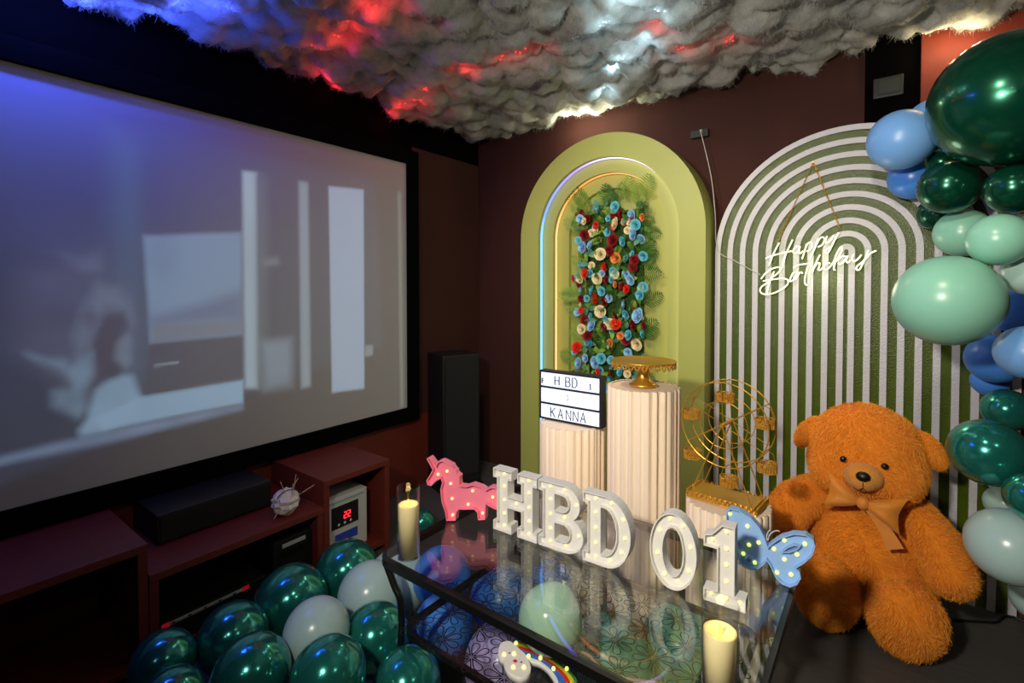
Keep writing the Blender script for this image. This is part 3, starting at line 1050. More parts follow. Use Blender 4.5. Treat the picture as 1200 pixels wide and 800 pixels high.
# ------------------------------------------------------------------ gold cake stand
ck = thing('cake_stand', 'gold footed cake stand with lace rim on the tallest plinth', 'cake stand', (P_T[0] + 0.005, P_T[1] - 0.01, 0.987))
MB().lathe([(0, 0), (0.055, 0), (0.058, 0.006), (0.045, 0.014), (0.028, 0.03), (0.022, 0.05), (0.026, 0.075), (0.034, 0.092), (0, 0.094)], 32).build('pedestal', M['gold'], ck, smooth=True)
MB().lathe([(0, 0.0945), (0.115, 0.0945), (0.128, 0.1), (0.131, 0.106), (0.126, 0.106), (0.112, 0.1), (0, 0.1)], 48).build('plate', M['gold'], ck, smooth=True)


def lace(name, rad, z, h, n, parent, c=(0, 0)):
    """hanging openwork rim: loops of wire around a circle"""
    m = MB()
    for k in range(n):
        a0 = 2 * math.pi * k / n
        w = 2 * math.pi / n
        lp = []
        for j in range(9):
            t = j / 8
            a = a0 + w * t
            lp.append((c[0] + rad * math.cos(a), c[1] + rad * math.sin(a), z - h * math.sin(math.pi * t)))
        m.tube(lp, 0.0022, 4)
        lp = []
        for j in range(9):
            t = 2 * math.pi * j / 8
            a = a0 + w * (0.5 + 0.26 * math.cos(t))
            lp.append((c[0] + rad * math.cos(a), c[1] + rad * math.sin(a), z - h * (0.42 + 0.26 * math.sin(t))))
        m.tube(lp[:-1], 0.0018, 4, True)
    m.build(name, M['gold_lace'], parent, kind='stuff')


lace('lace_rim', 0.1285, 0.101, 0.024, 30, ck)

# ------------------------------------------------------------------ gold ferris wheel
FWR, FWC = 0.155, 0.29
fw = thing('ferris_wheel', 'gold wire ferris wheel with little hanging baskets on the shortest plinth', 'ornament', (P_R[0] - 0.005, P_R[1], 0.602), R(-6))
bm_ = MB()
bw, bd, bh = 0.125, 0.068, 0.022
bm_.add([(-bw, -bd, 0), (bw, -bd, 0), (bw, bd, 0), (-bw, bd, 0), (-bw * .9, -bd * .85, bh), (bw * .9, -bd * .85, bh), (bw * .9, bd * .85, bh), (-bw * .9, bd * .85, bh)],
        [(3, 2, 1, 0), (4, 5, 6, 7), (0, 1, 5, 4), (1, 2, 6, 5), (2, 3, 7, 6), (3, 0, 4, 7)])
bm_.build('base_plate', M['gold'], fw)
lm = MB()
for (a, b) in (((-bw, -bd), (bw, -bd)), ((bw, -bd), (bw, bd)), ((bw, bd), (-bw, bd)), ((-bw, bd), (-bw, -bd))):
    n = 14 if a[1] == b[1] else 8
    for k in range(n):
        p = Vector((*a, 0)).lerp(Vector((*b, 0)), k / n)
        q = Vector((*a, 0)).lerp(Vector((*b, 0)), (k + 1) / n)
        lm.tube([p + Vector((0, 0, .004)), p.lerp(q, .25) + Vector((0, 0, .02)), p.lerp(q, .5) + Vector((0, 0, .028)), p.lerp(q, .75) + Vector((0, 0, .02)), q + Vector((0, 0, .004))], 0.0024, 4)
        c_ = p.lerp(q, .5) + Vector((0, 0, .012))
        d_ = (q - p) * 0.28
        lm.tube([c_ + d_, c_ + Vector((0, 0, .009)), c_ - d_, c_ - Vector((0, 0, .009))], 0.002, 4, True)
lm.build('lace_edge', M['gold_lace'], fw, kind='stuff')
for yy in (-0.042, 0.042):
    MB().tube([(FWR * math.cos(2 * math.pi * k / 56), yy, FWC + FWR * math.sin(2 * math.pi * k / 56)) for k in range(56)], 0.0022, 6, True).build('wheel_ring', M['gold'], fw)
    MB().tube([(0.55 * FWR * math.cos(2 * math.pi * k / 40), yy, FWC + 0.55 * FWR * math.sin(2 * math.pi * k / 40)) for k in range(40)], 0.0016, 6, True).build('inner_ring', M['gold'], fw)
angs = [R(a) for a in (93, 33, -27, -87, 213, 153)]
for a in angs:
    for yy in (-0.042, 0.042):
        MB().tube([(0, yy, FWC), (FWR * math.cos(a), yy, FWC + FWR * math.sin(a))], 0.0014, 5).build('spoke', M['gold'], fw)
    MB().tube([(FWR * math.cos(a), -0.046, FWC + FWR * math.sin(a)), (FWR * math.cos(a), 0.046, FWC + FWR * math.sin(a))], 0.0016, 5).build('crossbar', M['gold'], fw)
MB().tube([(0, -0.058, FWC), (0, 0.058, FWC)], 0.007, 12).build('hub', M['gold'], fw)
for sx_ in (-1, 1):
    for sy_ in (-1, 1):
        MB().tube([(sx_ * bw * 0.86, sy_ * bd * 0.9, bh), (0, sy_ * 0.055, FWC)], 0.0024, 6).build('support_leg', M['gold'], fw)


def basket_mesh():
    m = MB()
    r = 0.031
    m.lathe([(0, -0.078), (r * 0.9, -0.078), (r * 0.9, -0.075), (0, -0.075)], 20)
    n = 14
    for k in range(n):
        a0 = 2 * math.pi * k / n
        w = 2 * math.pi / n
        for ph in (0, 0.5):
            m.tube([(r * math.cos(a0 + w * (t + ph)), r * math.sin(a0 + w * (t + ph)), -0.078 + 0.034 * math.sin(math.pi * t)) for t in (0, .2, .5, .8, 1)], 0.0019, 4)
        m.tube([(r * math.cos(a0 + w * (0.5 + .3 * math.cos(t))), r * math.sin(a0 + w * (0.5 + .3 * math.cos(t))), -0.062 + 0.009 * math.sin(t)) for t in [2 * math.pi * q / 6 for q in range(6)]], 0.0018, 4, True)
    for z in (-0.076, -0.046):
        m.tube([(r * math.cos(2 * math.pi * k / 24), r * math.sin(2 * math.pi * k / 24), z) for k in range(24)], 0.0022, 5, True)
    return m.mesh('basket')


bkm = basket_mesh()
bkm.materials.append(M['gold_lace'])
hgm = MB().tube([(-0.028, 0, -0.046), (-0.02, 0, -0.012), (0, 0, 0), (0.02, 0, -0.012), (0.028, 0, -0.046)], 0.0013, 5).mesh('hanger')
hgm.materials.append(M['gold'])
for a in angs:
    b = obj('basket', bkm, None, fw, loc=(FWR * math.cos(a), 0, FWC + FWR * math.sin(a)))
    obj('hanger', hgm, None, b)

# ------------------------------------------------------------------ neon sign
NY = 2.885
ns = thing('neon_sign', 'warm white neon script sign hung on gold chains before the striped board', 'sign', atY(950, 318, NY))
no = Vector(ns.location)


def nz(x, y, Y=NY):
    return atY(870 + x * 0.15, 250 + y * 0.15, Y) - no


STR = [
    # Happy
    [(288, 228), (262, 275), (236, 330), (208, 405)],
    [(392, 205), (362, 268), (335, 330), (312, 425)],
    [(180, 352), (235, 330), (300, 312), (352, 300), (398, 292)],
    [(446, 262), (425, 256), (403, 278), (398, 304), (416, 312), (438, 292), (450, 258), (442, 295), (452, 312), (474, 292)],
    [(502, 238), (490, 280), (478, 320), (466, 356)],
    [(492, 272), (512, 234), (536, 226), (546, 248), (530, 282), (500, 296)],
    [(594, 196), (574, 250), (552, 300), (528, 352)],
    [(580, 240), (604, 196), (630, 186), (642, 206), (622, 246), (588, 262)],
    [(662, 178), (648, 212), (660, 230), (690, 208), (716, 168)],
    [(752, 150), (724, 200), (694, 262), (668, 306), (648, 306), (652, 284), (690, 262)],
    # Birthday
    [(145, 512), (180, 468), (232, 432), (284, 420), (300, 436), (272, 470), (222, 506)],
    [(248, 452), (222, 510), (204, 562), (190, 625)],
    [(160, 528), (232, 516), (312, 508), (354, 520), (350, 556), (300, 596), (232, 626), (168, 630), (138, 606), (152, 570), (210, 534)],
    [(396, 462), (378, 500), (370, 528), (392, 524), (414, 490)],
    [(404, 420), (408, 414)],
    [(428, 456), (424, 490), (414, 516), (438, 476), (458, 458), (470, 470)],
    [(512, 408), (498, 460), (488, 510), (490, 548), (506, 562)],
    [(398, 424), (440, 402), (500, 394), (548, 388)],
    [(606, 322), (582, 370), (560, 420), (544, 466)],
    [(556, 430), (582, 392), (602, 388), (600, 414), (592, 438), (606, 442), (628, 424)],
    [(686, 388), (656, 390), (636, 414), (642, 438), (668, 432), (700, 396), (720, 362)],
    [(716, 372), (738, 312), (764, 270), (778, 266), (774, 296), (748, 344), (722, 392), (714, 436), (728, 440)],
    [(742, 370), (768, 340), (800, 334), (806, 352), (786, 384), (760, 396), (750, 384)],
    [(822, 330), (812, 366), (822, 384), (848, 364)],
    [(868, 318), (858, 352), (872, 374), (902, 356), (930, 322)],
    [(984, 286), (964, 340), (938, 396), (914, 438), (892, 438), (896, 412), (936, 380), (972, 344), (1000, 312), (1046, 290)],
]
for st in STR:
    pts = smoothpath([nz(*p) for p in st], 5)
    MB().tube(pts, 0.0036, 8).build('neon_tube', M['white_glow'], ns)
ac = [(130, 360), (280, 205), (420, 190), (600, 160), (760, 135), (790, 240), (960, 260), (1080, 270), (1075, 310), (1000, 360), (950, 460), (880, 475), (720, 470), (540, 500), (500, 590), (440, 540), (330, 610), (180, 655), (115, 610), (125, 480)]
q = [nz(x, y) for x, y in ac]
obj('acrylic_back', fill2d([[(p.x, p.z) for p in q]], 0.004), M['acrylic'], ns, loc=(0, 0.012, 0))
top = atY(953, 190, NY + 0.02) - no
for (x, y) in ((270, 232), (765, 120)):
    a = nz(x, y, NY + 0.004)
    L = (top - a).length
    n = int(L / 0.011)
    m = MB()
    for k in range(n):
        c = a.lerp(top, (k + 0.5) / n)
        d = (top - a).normalized()
        s_ = d.cross(Vector((0, 1, 0))).normalized() if k % 2 else Vector((0, 1, 0))
        m.tube([c + d * 0.0075 * math.cos(w) + s_ * 0.0032 * math.sin(w) for w in [2 * math.pi * j / 8 for j in range(8)]], 0.0013, 4, True)
    m.build('chain', M['chain_gold'], ns, kind='stuff')
MB().tube([top + Vector((0, -0.006, 0)), top + Vector((0, 0.024, 0))], 0.004, 8).build('nail', M['chain_gold'], ns)
lamp('neon_lamp', no + Vector((0.02, -0.16, 0.0)), 1.5, (1.0, 0.95, 0.72), 0.08)

# wall bracket with a cord running down to the neon sign, wall box
bk = thing('wall_bracket', 'small dark wall bracket above and between the two arches', 'bracket', atY(821, 158, 2.998))
MB().box(-0.05, 0.05, -0.03, 0.0, -0.02, 0.025, 0.004).build('plate', M['bracket'], bk)
MB().tube([(0.018, -0.03, 0.006), (0.018, -0.06, 0.008)], 0.006, 8).build('hook', M['grey_plastic'], bk)
b0 = Vector(bk.location) + Vector((0.018, -0.068, 0.008))
cp = [b0, atY(833, 205, 2.935), atY(838, 250, 2.915), atY(841, 292, 2.905), atY(862, 306, 2.905), atY(891, 322, NY + 0.014)]
MB().tube(smoothpath(cp, 6), 0.0022, 6).build('hanging_cord', M['cord_white'], None, label='thin white cord from the wall bracket to the neon sign', cat='cord')
wb = thing('wall_box', 'dark small box fixed high on the wall by the orange column', 'wall box', atY(1040, 107, 2.984))
MB().box(-0.055, 0.06, -0.05, 0.0, -0.04, 0.055, 0.005).build('casing', M['black'], wb)
MB().box(-0.035, 0.045, -0.056, -0.05, -0.025, 0.04, 0.002).build('front_plate', M['bracket'], wb)

# ------------------------------------------------------------------ balloon garland at the right
GG = 'balloons of the garland beside the striped board'
BALLS = []   # label, material, px, py, hpx, depth, dmin, dmax, group


def add_ball(lab, mt, px, py, hpx, depth, group, lo=0.5, hi=9.0):
    d = ray(px, py)
    rr = hpx / 2 / F_PX
    hi = min(hi, (2.915) / (d.y + rr) if d.y > 0 else 9, EYE / (-d.z + rr) if -d.z > 0 else 9)
    BALLS.append([lab, mt, px, py, hpx, min(max(depth, lo), hi), lo, hi, group])


for (lab, mt, px, py, hpx, dia) in (
    ('huge dark emerald metallic balloon at the top of the garland', 'chrome_emerald', 1182, 117, 152, 0.45),
    ('sky blue balloon left of the huge emerald one', 'sky_balloon', 1056, 164, 68, 0.24),
    ('sky blue balloon peeking from behind the huge emerald one', 'sky_balloon', 1092, 142, 50, 0.2),
    ('shaded blue balloon below the topmost sky blue one', 'blue_balloon', 1070, 208, 50, 0.19),
    ('emerald metallic balloon just below the huge one', 'chrome_emerald', 1112, 219, 61, 0.21),
    ('emerald metallic balloon cut by the right edge, below the huge one', 'chrome_emerald', 1189, 221, 57, 0.17),
    ('half-hidden small emerald balloon above the mint ones', 'chrome_emerald', 1097, 250, 38, 0.15),
    ('emerald balloon tucked between sky blue and huge emerald ones', 'chrome_emerald', 1104, 190, 34, 0.14),
    ('left one of the two medium mint balloons', 'mint', 1128, 273, 55, 0.19),
    ('right one of the two medium mint balloons', 'mint', 1170, 281, 60, 0.165),
    ('mint balloon at the right edge behind the medium mint ones', 'mint', 1206, 272, 46, 0.15),
    ('largest mint balloon in front of the striped board', 'mint', 1110, 352, 105, 0.30),
    ('grey-mint balloon at the right edge beside the largest mint one', 'pale', 1207, 320, 52, 0.145),
    ('upper blue balloon at the right edge beside the largest mint one', 'blue_balloon', 1196, 362, 60, 0.2),
    ('blue balloon below and right of the largest mint one', 'blue_balloon', 1166, 420, 56, 0.2),
    ('blue balloon at the right edge above the teal cluster', 'sky_balloon', 1205, 413, 62, 0.175),
    ('lowest blue balloon, half hidden above the teal ones', 'blue_balloon', 1160, 446, 36, 0.14),
    ('small teal metallic balloon above the long teal one', 'chrome_green', 1180, 480, 48, 0.16),
    ('large teal metallic balloon beside the bear head', 'chrome_green', 1158, 530, 76, 0.22),
    ('dark teal balloon at the right edge below the large teal one', 'chrome_green', 1212, 583, 56, 0.15),
    ('small pale balloon behind the big grey-mint one', 'pale', 1178, 590, 40, 0.15),
    ('big grey-mint balloon beside the bear paw', 'pale', 1184, 640, 84, 0.23),
    ('pale balloon low at the right edge near the floor', 'pale', 1213, 702, 46, 0.15),
):
    add_ball(lab, mt, px, py, hpx, dia * F_PX / hpx, GG)


def settle(balls, it=300, tol=0.97):
    """slide balloons along their sight line (size follows) until neighbours only touch"""
    def cen(b):
        return Vector((0, 0, EYE)) + ray(b[2], b[3]) * b[5], b[4] / 2 / F_PX * b[5]
    for _ in range(it):
        moved = False
        for i in range(len(balls)):
            for j in range(i):
                (ci, ri), (cj, rj) = cen(balls[i]), cen(balls[j])
                if (ci - cj).length < (ri + rj) * tol:
                    f, n = (balls[i], balls[j]) if balls[i][5] > balls[j][5] else (balls[j], balls[i])
                    o1, o2 = f[5], n[5]
                    f[5] = min(f[5] * 1.006, f[7]); n[5] = max(n[5] / 1.006, n[6])
                    if f[5] == o1:
                        n[5] = max(n[5] / 1.006, n[6])
                    moved = moved or f[5] != o1 or n[5] != o2
        if not moved:
            break
    for b in balls:
        c, r = cen(b)
        balloon(b[0], b[1], c, r, (R(random.uniform(75, 115)), 0, R(random.uniform(-35, 35))) if b[8] == GG else (R(random.uniform(-25, 25)), R(random.uniform(-25, 25)), 0), b[8])


settle(BALLS)

# ------------------------------------------------------------------ teddy bear
BX, BY = -0.05, 2.5
bear = thing('teddy_bear', 'giant orange plush teddy bear with honey bow sitting on the floor', 'teddy bear', (BX, BY, 0))


def remesh(mb, voxel, smooth_iter=8):
    o = bpy.data.objects.new('tmp', mb.mesh('tmp'))
    COL.objects.link(o)
    a = o.modifiers.new('r', 'REMESH'); a.mode = 'VOXEL'; a.voxel_size = voxel
    b = o.modifiers.new('s', 'SMOOTH'); b.iterations = smooth_iter; b.factor = 0.6
    dg = bpy.context.evaluated_depsgraph_get()
    me = bpy.data.meshes.new_from_object(o.evaluated_get(dg))
    old = o.data
    bpy.data.objects.remove(o)
    bpy.data.meshes.remove(old)
    me.polygons.foreach_set('use_smooth', [True] * len(me.polygons))
    return me


def limb(mb, pts):
    n = len(pts)
    for i in range(n - 1):
        a, b = pts[i], pts[i + 1]
        for k in range(7):
            t = k / 6
            c = Vector(a[:3]).lerp(Vector(b[:3]), t)
            r = a[3] + (b[3] - a[3]) * t
            mb.ell(c, (r, r, r), 16, 10)


hb = MB()
hx = -0.005
hb.ell((hx, 0.03, 0.715), (0.196, 0.17, 0.185), 28, 18)
hb.ell((hx, 0.01, 0.655), (0.205, 0.165, 0.145), 28, 18)
hb.ell((hx - 0.09, -0.03, 0.63), (0.10, 0.10, 0.10), 20, 12)
hb.ell((hx + 0.09, -0.03, 0.63), (0.10, 0.10, 0.10), 20, 12)
hb.ell((0.0, 0.10, 0.42), (0.185, 0.135, 0.20), 24, 16)
hb.ell((0.0, 0.045, 0.30), (0.20, 0.165, 0.20), 24, 16)
hb.ell((0.0, 0.10, 0.14), (0.20, 0.17, 0.14), 24, 16)
limb(hb, [(-0.15, 0.05, 0.50, 0.075), (-0.24, -0.02, 0.455, 0.085), (-0.285, -0.08, 0.40, 0.082)])
limb(hb, [(0.15, 0.05, 0.48, 0.075), (0.225, -0.02, 0.41, 0.08), (0.262, -0.07, 0.325, 0.078)])
limb(hb, [(-0.12, 0.06, 0.19, 0.12), (-0.125, -0.06, 0.18, 0.105)])
limb(hb, [(0.11, 0.06, 0.18, 0.12), (0.125, -0.06, 0.17, 0.105)])
hb.ell((-0.122, -0.165, 0.165), (0.112, 0.095, 0.155), 20, 14, Matrix.Rotation(R(14), 3, 'X'))
hb.ell((0.128, -0.165, 0.155), (0.12, 0.095, 0.152), 20, 14, Matrix.Rotation(R(14), 3, 'X'))
bme = remesh(hb, 0.011, 10)
bme.materials.append(M['orange_fur'])
body = obj('body', bme, None, bear)
# plush pile: short curved hairs over the body
def fur(mesh, count, length, rad, material, parent, seed, name='fur', comb=0.9, where=None, wild=0.35):
    r2 = np.random.default_rng(seed)
    nv = len(mesh.vertices)
    co = np.empty(nv * 3); mesh.vertices.foreach_get('co', co); co = co.reshape(-1, 3)
    mesh.calc_loop_triangles()
    tr = np.empty(len(mesh.loop_triangles) * 3, dtype=np.int64); mesh.loop_triangles.foreach_get('vertices', tr); tr = tr.reshape(-1, 3)
    nr = np.empty(nv * 3); mesh.vertices.foreach_get('normal', nr); nr = nr.reshape(-1, 3)
    A, B, C = co[tr[:, 0]], co[tr[:, 1]], co[tr[:, 2]]
    ar = np.linalg.norm(np.cross(B - A, C - A), axis=1)
    if where is not None:
        ar = ar * where((A + B + C) / 3)
    idx = r2.choice(len(tr), count, p=ar / ar.sum())
    u = r2.random((count, 2)); fl = u.sum(1) > 1; u[fl] = 1 - u[fl]
    P = A[idx] + (B - A)[idx] * u[:, :1] + (C - A)[idx] * u[:, 1:]
    N = nr[tr[idx, 0]] + nr[tr[idx, 1]] + nr[tr[idx, 2]]
    N /= np.linalg.norm(N, axis=1)[:, None] + 1e-9
    # combing direction drifts slowly over the plush
    sw = np.stack([np.sin(P[:, 2] * 17 + 3 * P[:, 0] * 9) + 0.6 * np.sin(P[:, 0] * 31), np.sin(P[:, 0] * 13 + P[:, 2] * 7), -1.0 + 0.8 * np.sin(P[:, 0] * 23 + P[:, 2] * 19)], 1)
    sw -= N * (sw * N).sum(1)[:, None]
    sw /= np.linalg.norm(sw, axis=1)[:, None] + 1e-9
    jit = r2.normal(0, wild, (count, 3))
    L = length * r2.uniform(0.6, 1.25, count)[:, None]
    d0 = N + 0.35 * jit
    d1 = N * 0.35 + sw * comb + 0.5 * jit
    pts = np.stack([P, P + d0 * L * 0.4, P + d0 * L * 0.4 + d1 * L * 0.35, P + d0 * L * 0.35 + d1 * L * 0.75], 1)
    hc = bpy.data.hair_curves.new(name)
    hc.add_curves([4] * count)
    hc.position_data.foreach_set('vector', pts.astype(np.float32).ravel())
    at = hc.attributes.get('radius') or hc.attributes.new('radius', 'FLOAT', 'POINT')
    rr = np.tile(np.array([1, 0.85, 0.6, 0.15]) * rad, count).astype(np.float32)
    at.data.foreach_set('value', rr)
    hc.materials.append(material)
    o = bpy.data.objects.new(name, hc)
    COL.objects.link(o)
    o.parent = parent
    o['kind'] = 'stuff'
    return o


fm = bpy.data.materials.new('orange_pile')
fm.use_nodes = True
b = fm.node_tree.nodes['Principled BSDF']
b.inputs['Roughness'].default_value = 0.7
b.inputs['Specular IOR Level'].default_value = 0.25
hi = fm.node_tree.nodes.new('ShaderNodeHairInfo')
cr = fm.node_tree.nodes.new('ShaderNodeValToRGB')
cr.color_ramp.elements[0].color = srgb(232, 122, 12)
cr.color_ramp.elements[1].color = srgb(255, 188, 70)
fm.node_tree.links.new(hi.outputs['Random'], cr.inputs[0])
fm.node_tree.links.new(cr.outputs[0], b.inputs['Base Color'])
fur(bme, 70000, 0.017, 0.0007, fm, body, 3)
for (x, z, ang, yy) in ((-0.205, 0.752, -32, 0.03), (0.207, 0.752, 32, 0.03)):
    eb = MB()
    Mx = Matrix.Rotation(R(-ang), 3, 'Y')
    eb.ell((0, 0, 0), (0.036, 0.03, 0.075), 18, 12, Mx)
    eme = eb.mesh('ear', True)
    eme.materials.append(M['orange_fur'])
    e = obj('ear', eme, None, bear, loc=(x + hx, yy, z))
    fur(eme, 3500, 0.014, 0.0007, fm, e, 5)
mzb = MB()
mzb.ell((0, 0, 0), (0.066, 0.055, 0.055), 22, 14)
mzb.ell((0, -0.012, -0.012), (0.05, 0.05, 0.04), 20, 12)
mme = mzb.mesh('muzzle', True)
mme.materials.append(M['tan_fur'])
mz = obj('muzzle', mme, None, bear, loc=(hx + 0.0, -0.148, 0.655))
nb = MB()
nb.ell((0, 0, 0), (0.024, 0.018, 0.019), 18, 12)
nb.build('nose', M['nose'], bear, True, loc=(hx, -0.202, 0.672))
MB().tube([(hx, -0.209, 0.652), (hx, -0.212, 0.632)], 0.0016, 5).build('mouth_stitch', M['stitch'], bear)
MB().tube(smoothpath([(hx - 0.03, -0.196, 0.622), (hx - 0.014, -0.208, 0.618), (hx, -0.211, 0.630), (hx + 0.014, -0.208, 0.618), (hx + 0.03, -0.196, 0.622)], 4), 0.0016, 5).build('mouth_line', M['stitch'], bear)
for s_ in (-1, 1):
    MB().ell((0, 0, 0), (0.0135, 0.012, 0.0135), 16, 12).build('eye', M['eye'], bear, True, loc=(hx + s_ * 0.066, -0.142, 0.708))
# bow


def lobe(sgn):
    m = MB()
    vs, fs = [], []
    NU_, NV_ = 8, 8
    for side in (1, -1):
        for i in range(NU_ + 1):
            t = i / NU_
            hw = 0.012 + 0.058 * t ** 0.8
            for j in range(NV_ + 1):
                s_ = (j / NV_ - 0.5) * 2
                x = sgn * (0.012 + 0.10 * t - 0.018 * t * (s_ * s_) * (-1))
                z = hw * s_
                puff = 0.026 * math.sin(math.pi * min(1, t * 0.97 + 0.03)) ** 0.6 * (1 - s_ * s_) ** 0.5
                y = -side * puff + 0.006 * math.sin(6 * s_ + 2) * t
                vs.append((x, y, z))
    n1 = (NU_ + 1) * (NV_ + 1)
    for h in (0, 1):
        for i in range(NU_):
            for j in range(NV_):
                a = h * n1 + i * (NV_ + 1) + j
                fs.append((a, a + 1, a + NV_ + 2, a + NV_ + 1))
    m.add(vs, fs)
    return m.mesh('bow_lobe', True)


bowp = bpy.data.objects.new('bow', MB().ell((0, 0, 0), (0.022, 0.022, 0.026), 16, 10).mesh('bow_knot', True))
bowp.data.materials.append(M['bow'])
COL.objects.link(bowp)
bowp.parent = bear
bowp.location = (hx + 0.0, -0.155, 0.555)
bowp.rotation_euler = (R(-12), R(10), 0)
bowp['label'] = 'honey coloured satin bow'
for s_ in (-1, 1):
    l_ = lobe(s_)
    l_.materials.append(M['bow'])
    obj('bow_lobe', l_, None, bowp)
tm = MB()
tp = smoothpath([(0.01, 0.012, -0.01), (0.055, 0.014, -0.04), (0.095, 0.014, -0.085), (0.125, 0.012, -0.125)], 4)
for dy in (0, 0.004):
    vs = []
    for i, p in enumerate(tp):
        w = 0.012 + 0.012 * i / len(tp)
        vs += [(p.x - w, p.y + dy, p.z - w * 0.6), (p.x + w, p.y + dy, p.z + w * 0.6)]
    tm.add(vs, [(2 * i, 2 * i + 1, 2 * i + 3, 2 * i + 2) for i in range(len(tp) - 1)])
tm.build('bow_tail', M['bow'], bowp, True)
# cord on the floor
MB().tube(smoothpath([atZ(1095, 724, 0.006), atZ(1130, 727, 0.006), atZ(1165, 729, 0.006), atZ(1205, 730, 0.006), (0.9, 2.45, 0.006)], 6), 0.005, 6).build('extension_cable', M['cord_black'], None, label='black cable lying on the floor right of the bear', cat='cable')

# ------------------------------------------------------------------ glass table
TX0, TX1, TY0, TY1, TZ = -1.285, -0.19, 0.975, 1.71, 0.55


def rrect(x0, x1, y0, y1, r, n=8):
    o = []
    for (cx, cy, a0) in ((x1 - r, y1 - r, 0), (x0 + r, y1 - r, 90), (x0 + r, y0 + r, 180), (x1 - r, y0 + r, 270)):
        for k in range(n + 1):
            a = R(a0 + 90 * k / n)
            o.append((cx + r * math.cos(a), cy + r * math.sin(a)))
    return o


def slab(loop, z0, z1):
    n = len(loop)
    m = MB()
    m.add([(x, y, z0) for x, y in loop] + [(x, y, z1) for x, y in loop],
          [tuple(range(n - 1, -1, -1)), tuple(range(n, 2 * n))] + [(i, (i + 1) % n, n + (i + 1) % n, n + i) for i in range(n)])
    return m


def hoop(loop, w, z0, z1):
    """rectangular-section frame following a closed loop, w wide inward"""
    n = len(loop)
    cx = sum(p[0] for p in loop) / n; cy = sum(p[1] for p in loop) / n
    m = MB()
    vs, fs = [], []
    for i, p in enumerate(loop):
        a = Vector(loop[i - 1]); b = Vector(loop[(i + 1) % n]); p = Vector(p)
        t_ = (b - a).normalized()
        q = p + Vector((-t_.y, t_.x)) * w
        vs += [(p.x, p.y, z1), (q.x, q.y, z1), (q.x, q.y, z0), (p.x, p.y, z0)]
    for i in range(n):
        j = (i + 1) % n
        for k in range(4):
            k2 = (k + 1) % 4
            fs.append((i * 4 + k, j * 4 + k, j * 4 + k2, i * 4 + k2))
    m.add(vs, fs)
    return m


tcx, tcy = (TX0 + TX1) / 2, (TY0 + TY1) / 2
gt = thing('glass_table', 'two-tier glass coffee table with black metal frame and flower-patterned shelf', 'table', (tcx, tcy, 0))
hx2, hy2 = (TX1 - TX0) / 2, (TY1 - TY0) / 2
lp = rrect(-hx2 + 0.012, hx2 - 0.012, -hy2 + 0.012, hy2 - 0.012, 0.05)
slab(lp, TZ - 0.007, TZ).build('glass_top', M['glass_top'], gt)
hoop(rrect(-hx2, hx2, -hy2, hy2, 0.06), 0.022, TZ - 0.030, TZ - 0.0075).build('top_frame', M['black_metal'], gt)
SHZ = 0.35
ix, iy = hx2 - 0.10, hy2 - 0.06
iyf = hy2 - 0.012   # the shelf reaches further to the front
hoop(rrect(-ix, ix, -iyf, iy, 0.06), 0.016, SHZ - 0.022, SHZ - 0.004).build('shelf_frame', M['black_metal'], gt)
sg = slab(rrect(-ix + 0.004, ix - 0.004, -iyf + 0.004, iy - 0.004, 0.055), SHZ - 0.0035, SHZ).build('glass_shelf', M['glass_shelf'], gt)
for sx_ in (-1, 1):
    for sy_ in (-1, 1):
        a = Vector((sx_ * (hx2 - 0.025), sy_ * (hy2 - 0.025), TZ - 0.03))
        ye = iy if sy_ > 0 else iyf - 0.02
        b = Vector((sx_ * (ix + 0.012), sy_ * ye, SHZ + 0.06))
        c = Vector((sx_ * (ix + 0.01), sy_ * ye, SHZ - 0.05))
        d = Vector((sx_ * (ix + 0.02), sy_ * (ye + 0.01), 0.0))
        MB().tube(smoothpath([a, a.lerp(b, 0.6), b, c, d], 5), 0.011, 10).build('leg', M['black_metal'], gt, True)
# printed flowers on the shelf glass
fmb = MB()
for k in range(8):
    a = 2 * math.pi * k / 8
    pts = []
    for i in range(13):
        t = i / 12
        s_ = math.sin(math.pi * t)
        rr = 0.006 + 0.045 * (0.5 - 0.5 * math.cos(2 * math.pi * t)) ** 0.62
        off = 0.0100 * math.sin(2 * math.pi * t) * -1.25 * (0.35 + 0.65 * s_)
        pts.append((rr * math.cos(a) - off * math.sin(a), rr * math.sin(a) + off * math.cos(a), 0))
    vs, fs = [], []
    for i, p in enumerate(pts):
        q = Vector(pts[min(i + 1, 12)]) - Vector(pts[max(i - 1, 0)])
        nn = Vector((-q.y, q.x, 0)).normalized() * 0.0016
        vs += [Vector(p) + nn, Vector(p) - nn]
    fs = [(2 * i, 2 * i + 1, 2 * i + 3, 2 * i + 2) for i in range(12)]
    fmb.add(vs, fs)
    fmb.add([(0.014 * math.cos(a + w) * s2, 0.014 * math.sin(a + w) * s2, 0.0001) for w, s2 in ((0.15, 1), (-0.15, 1), (0, 0.0))], [(0, 1, 2)])
fme = fmb.mesh('printed_flower')
fme.materials.append(M['print_black'])
sp_ = 0.118
ry = 0
yv = -iyf + 0.04
while yv < iy - 0.02:
    xv = -ix + 0.03 + (sp_ / 2 if ry % 2 else 0)
    while xv < ix - 0.02:
        o = obj('printed_flower', fme, None, sg, loc=(xv, yv, SHZ + 0.0006), rot=(0, 0, random.uniform(0, 0.8)))
        s_ = random.uniform(1.08, 1.2)
        o.scale = (s_, s_, 1)
        xv += sp_
    yv += sp_ * 0.866
    ry += 1

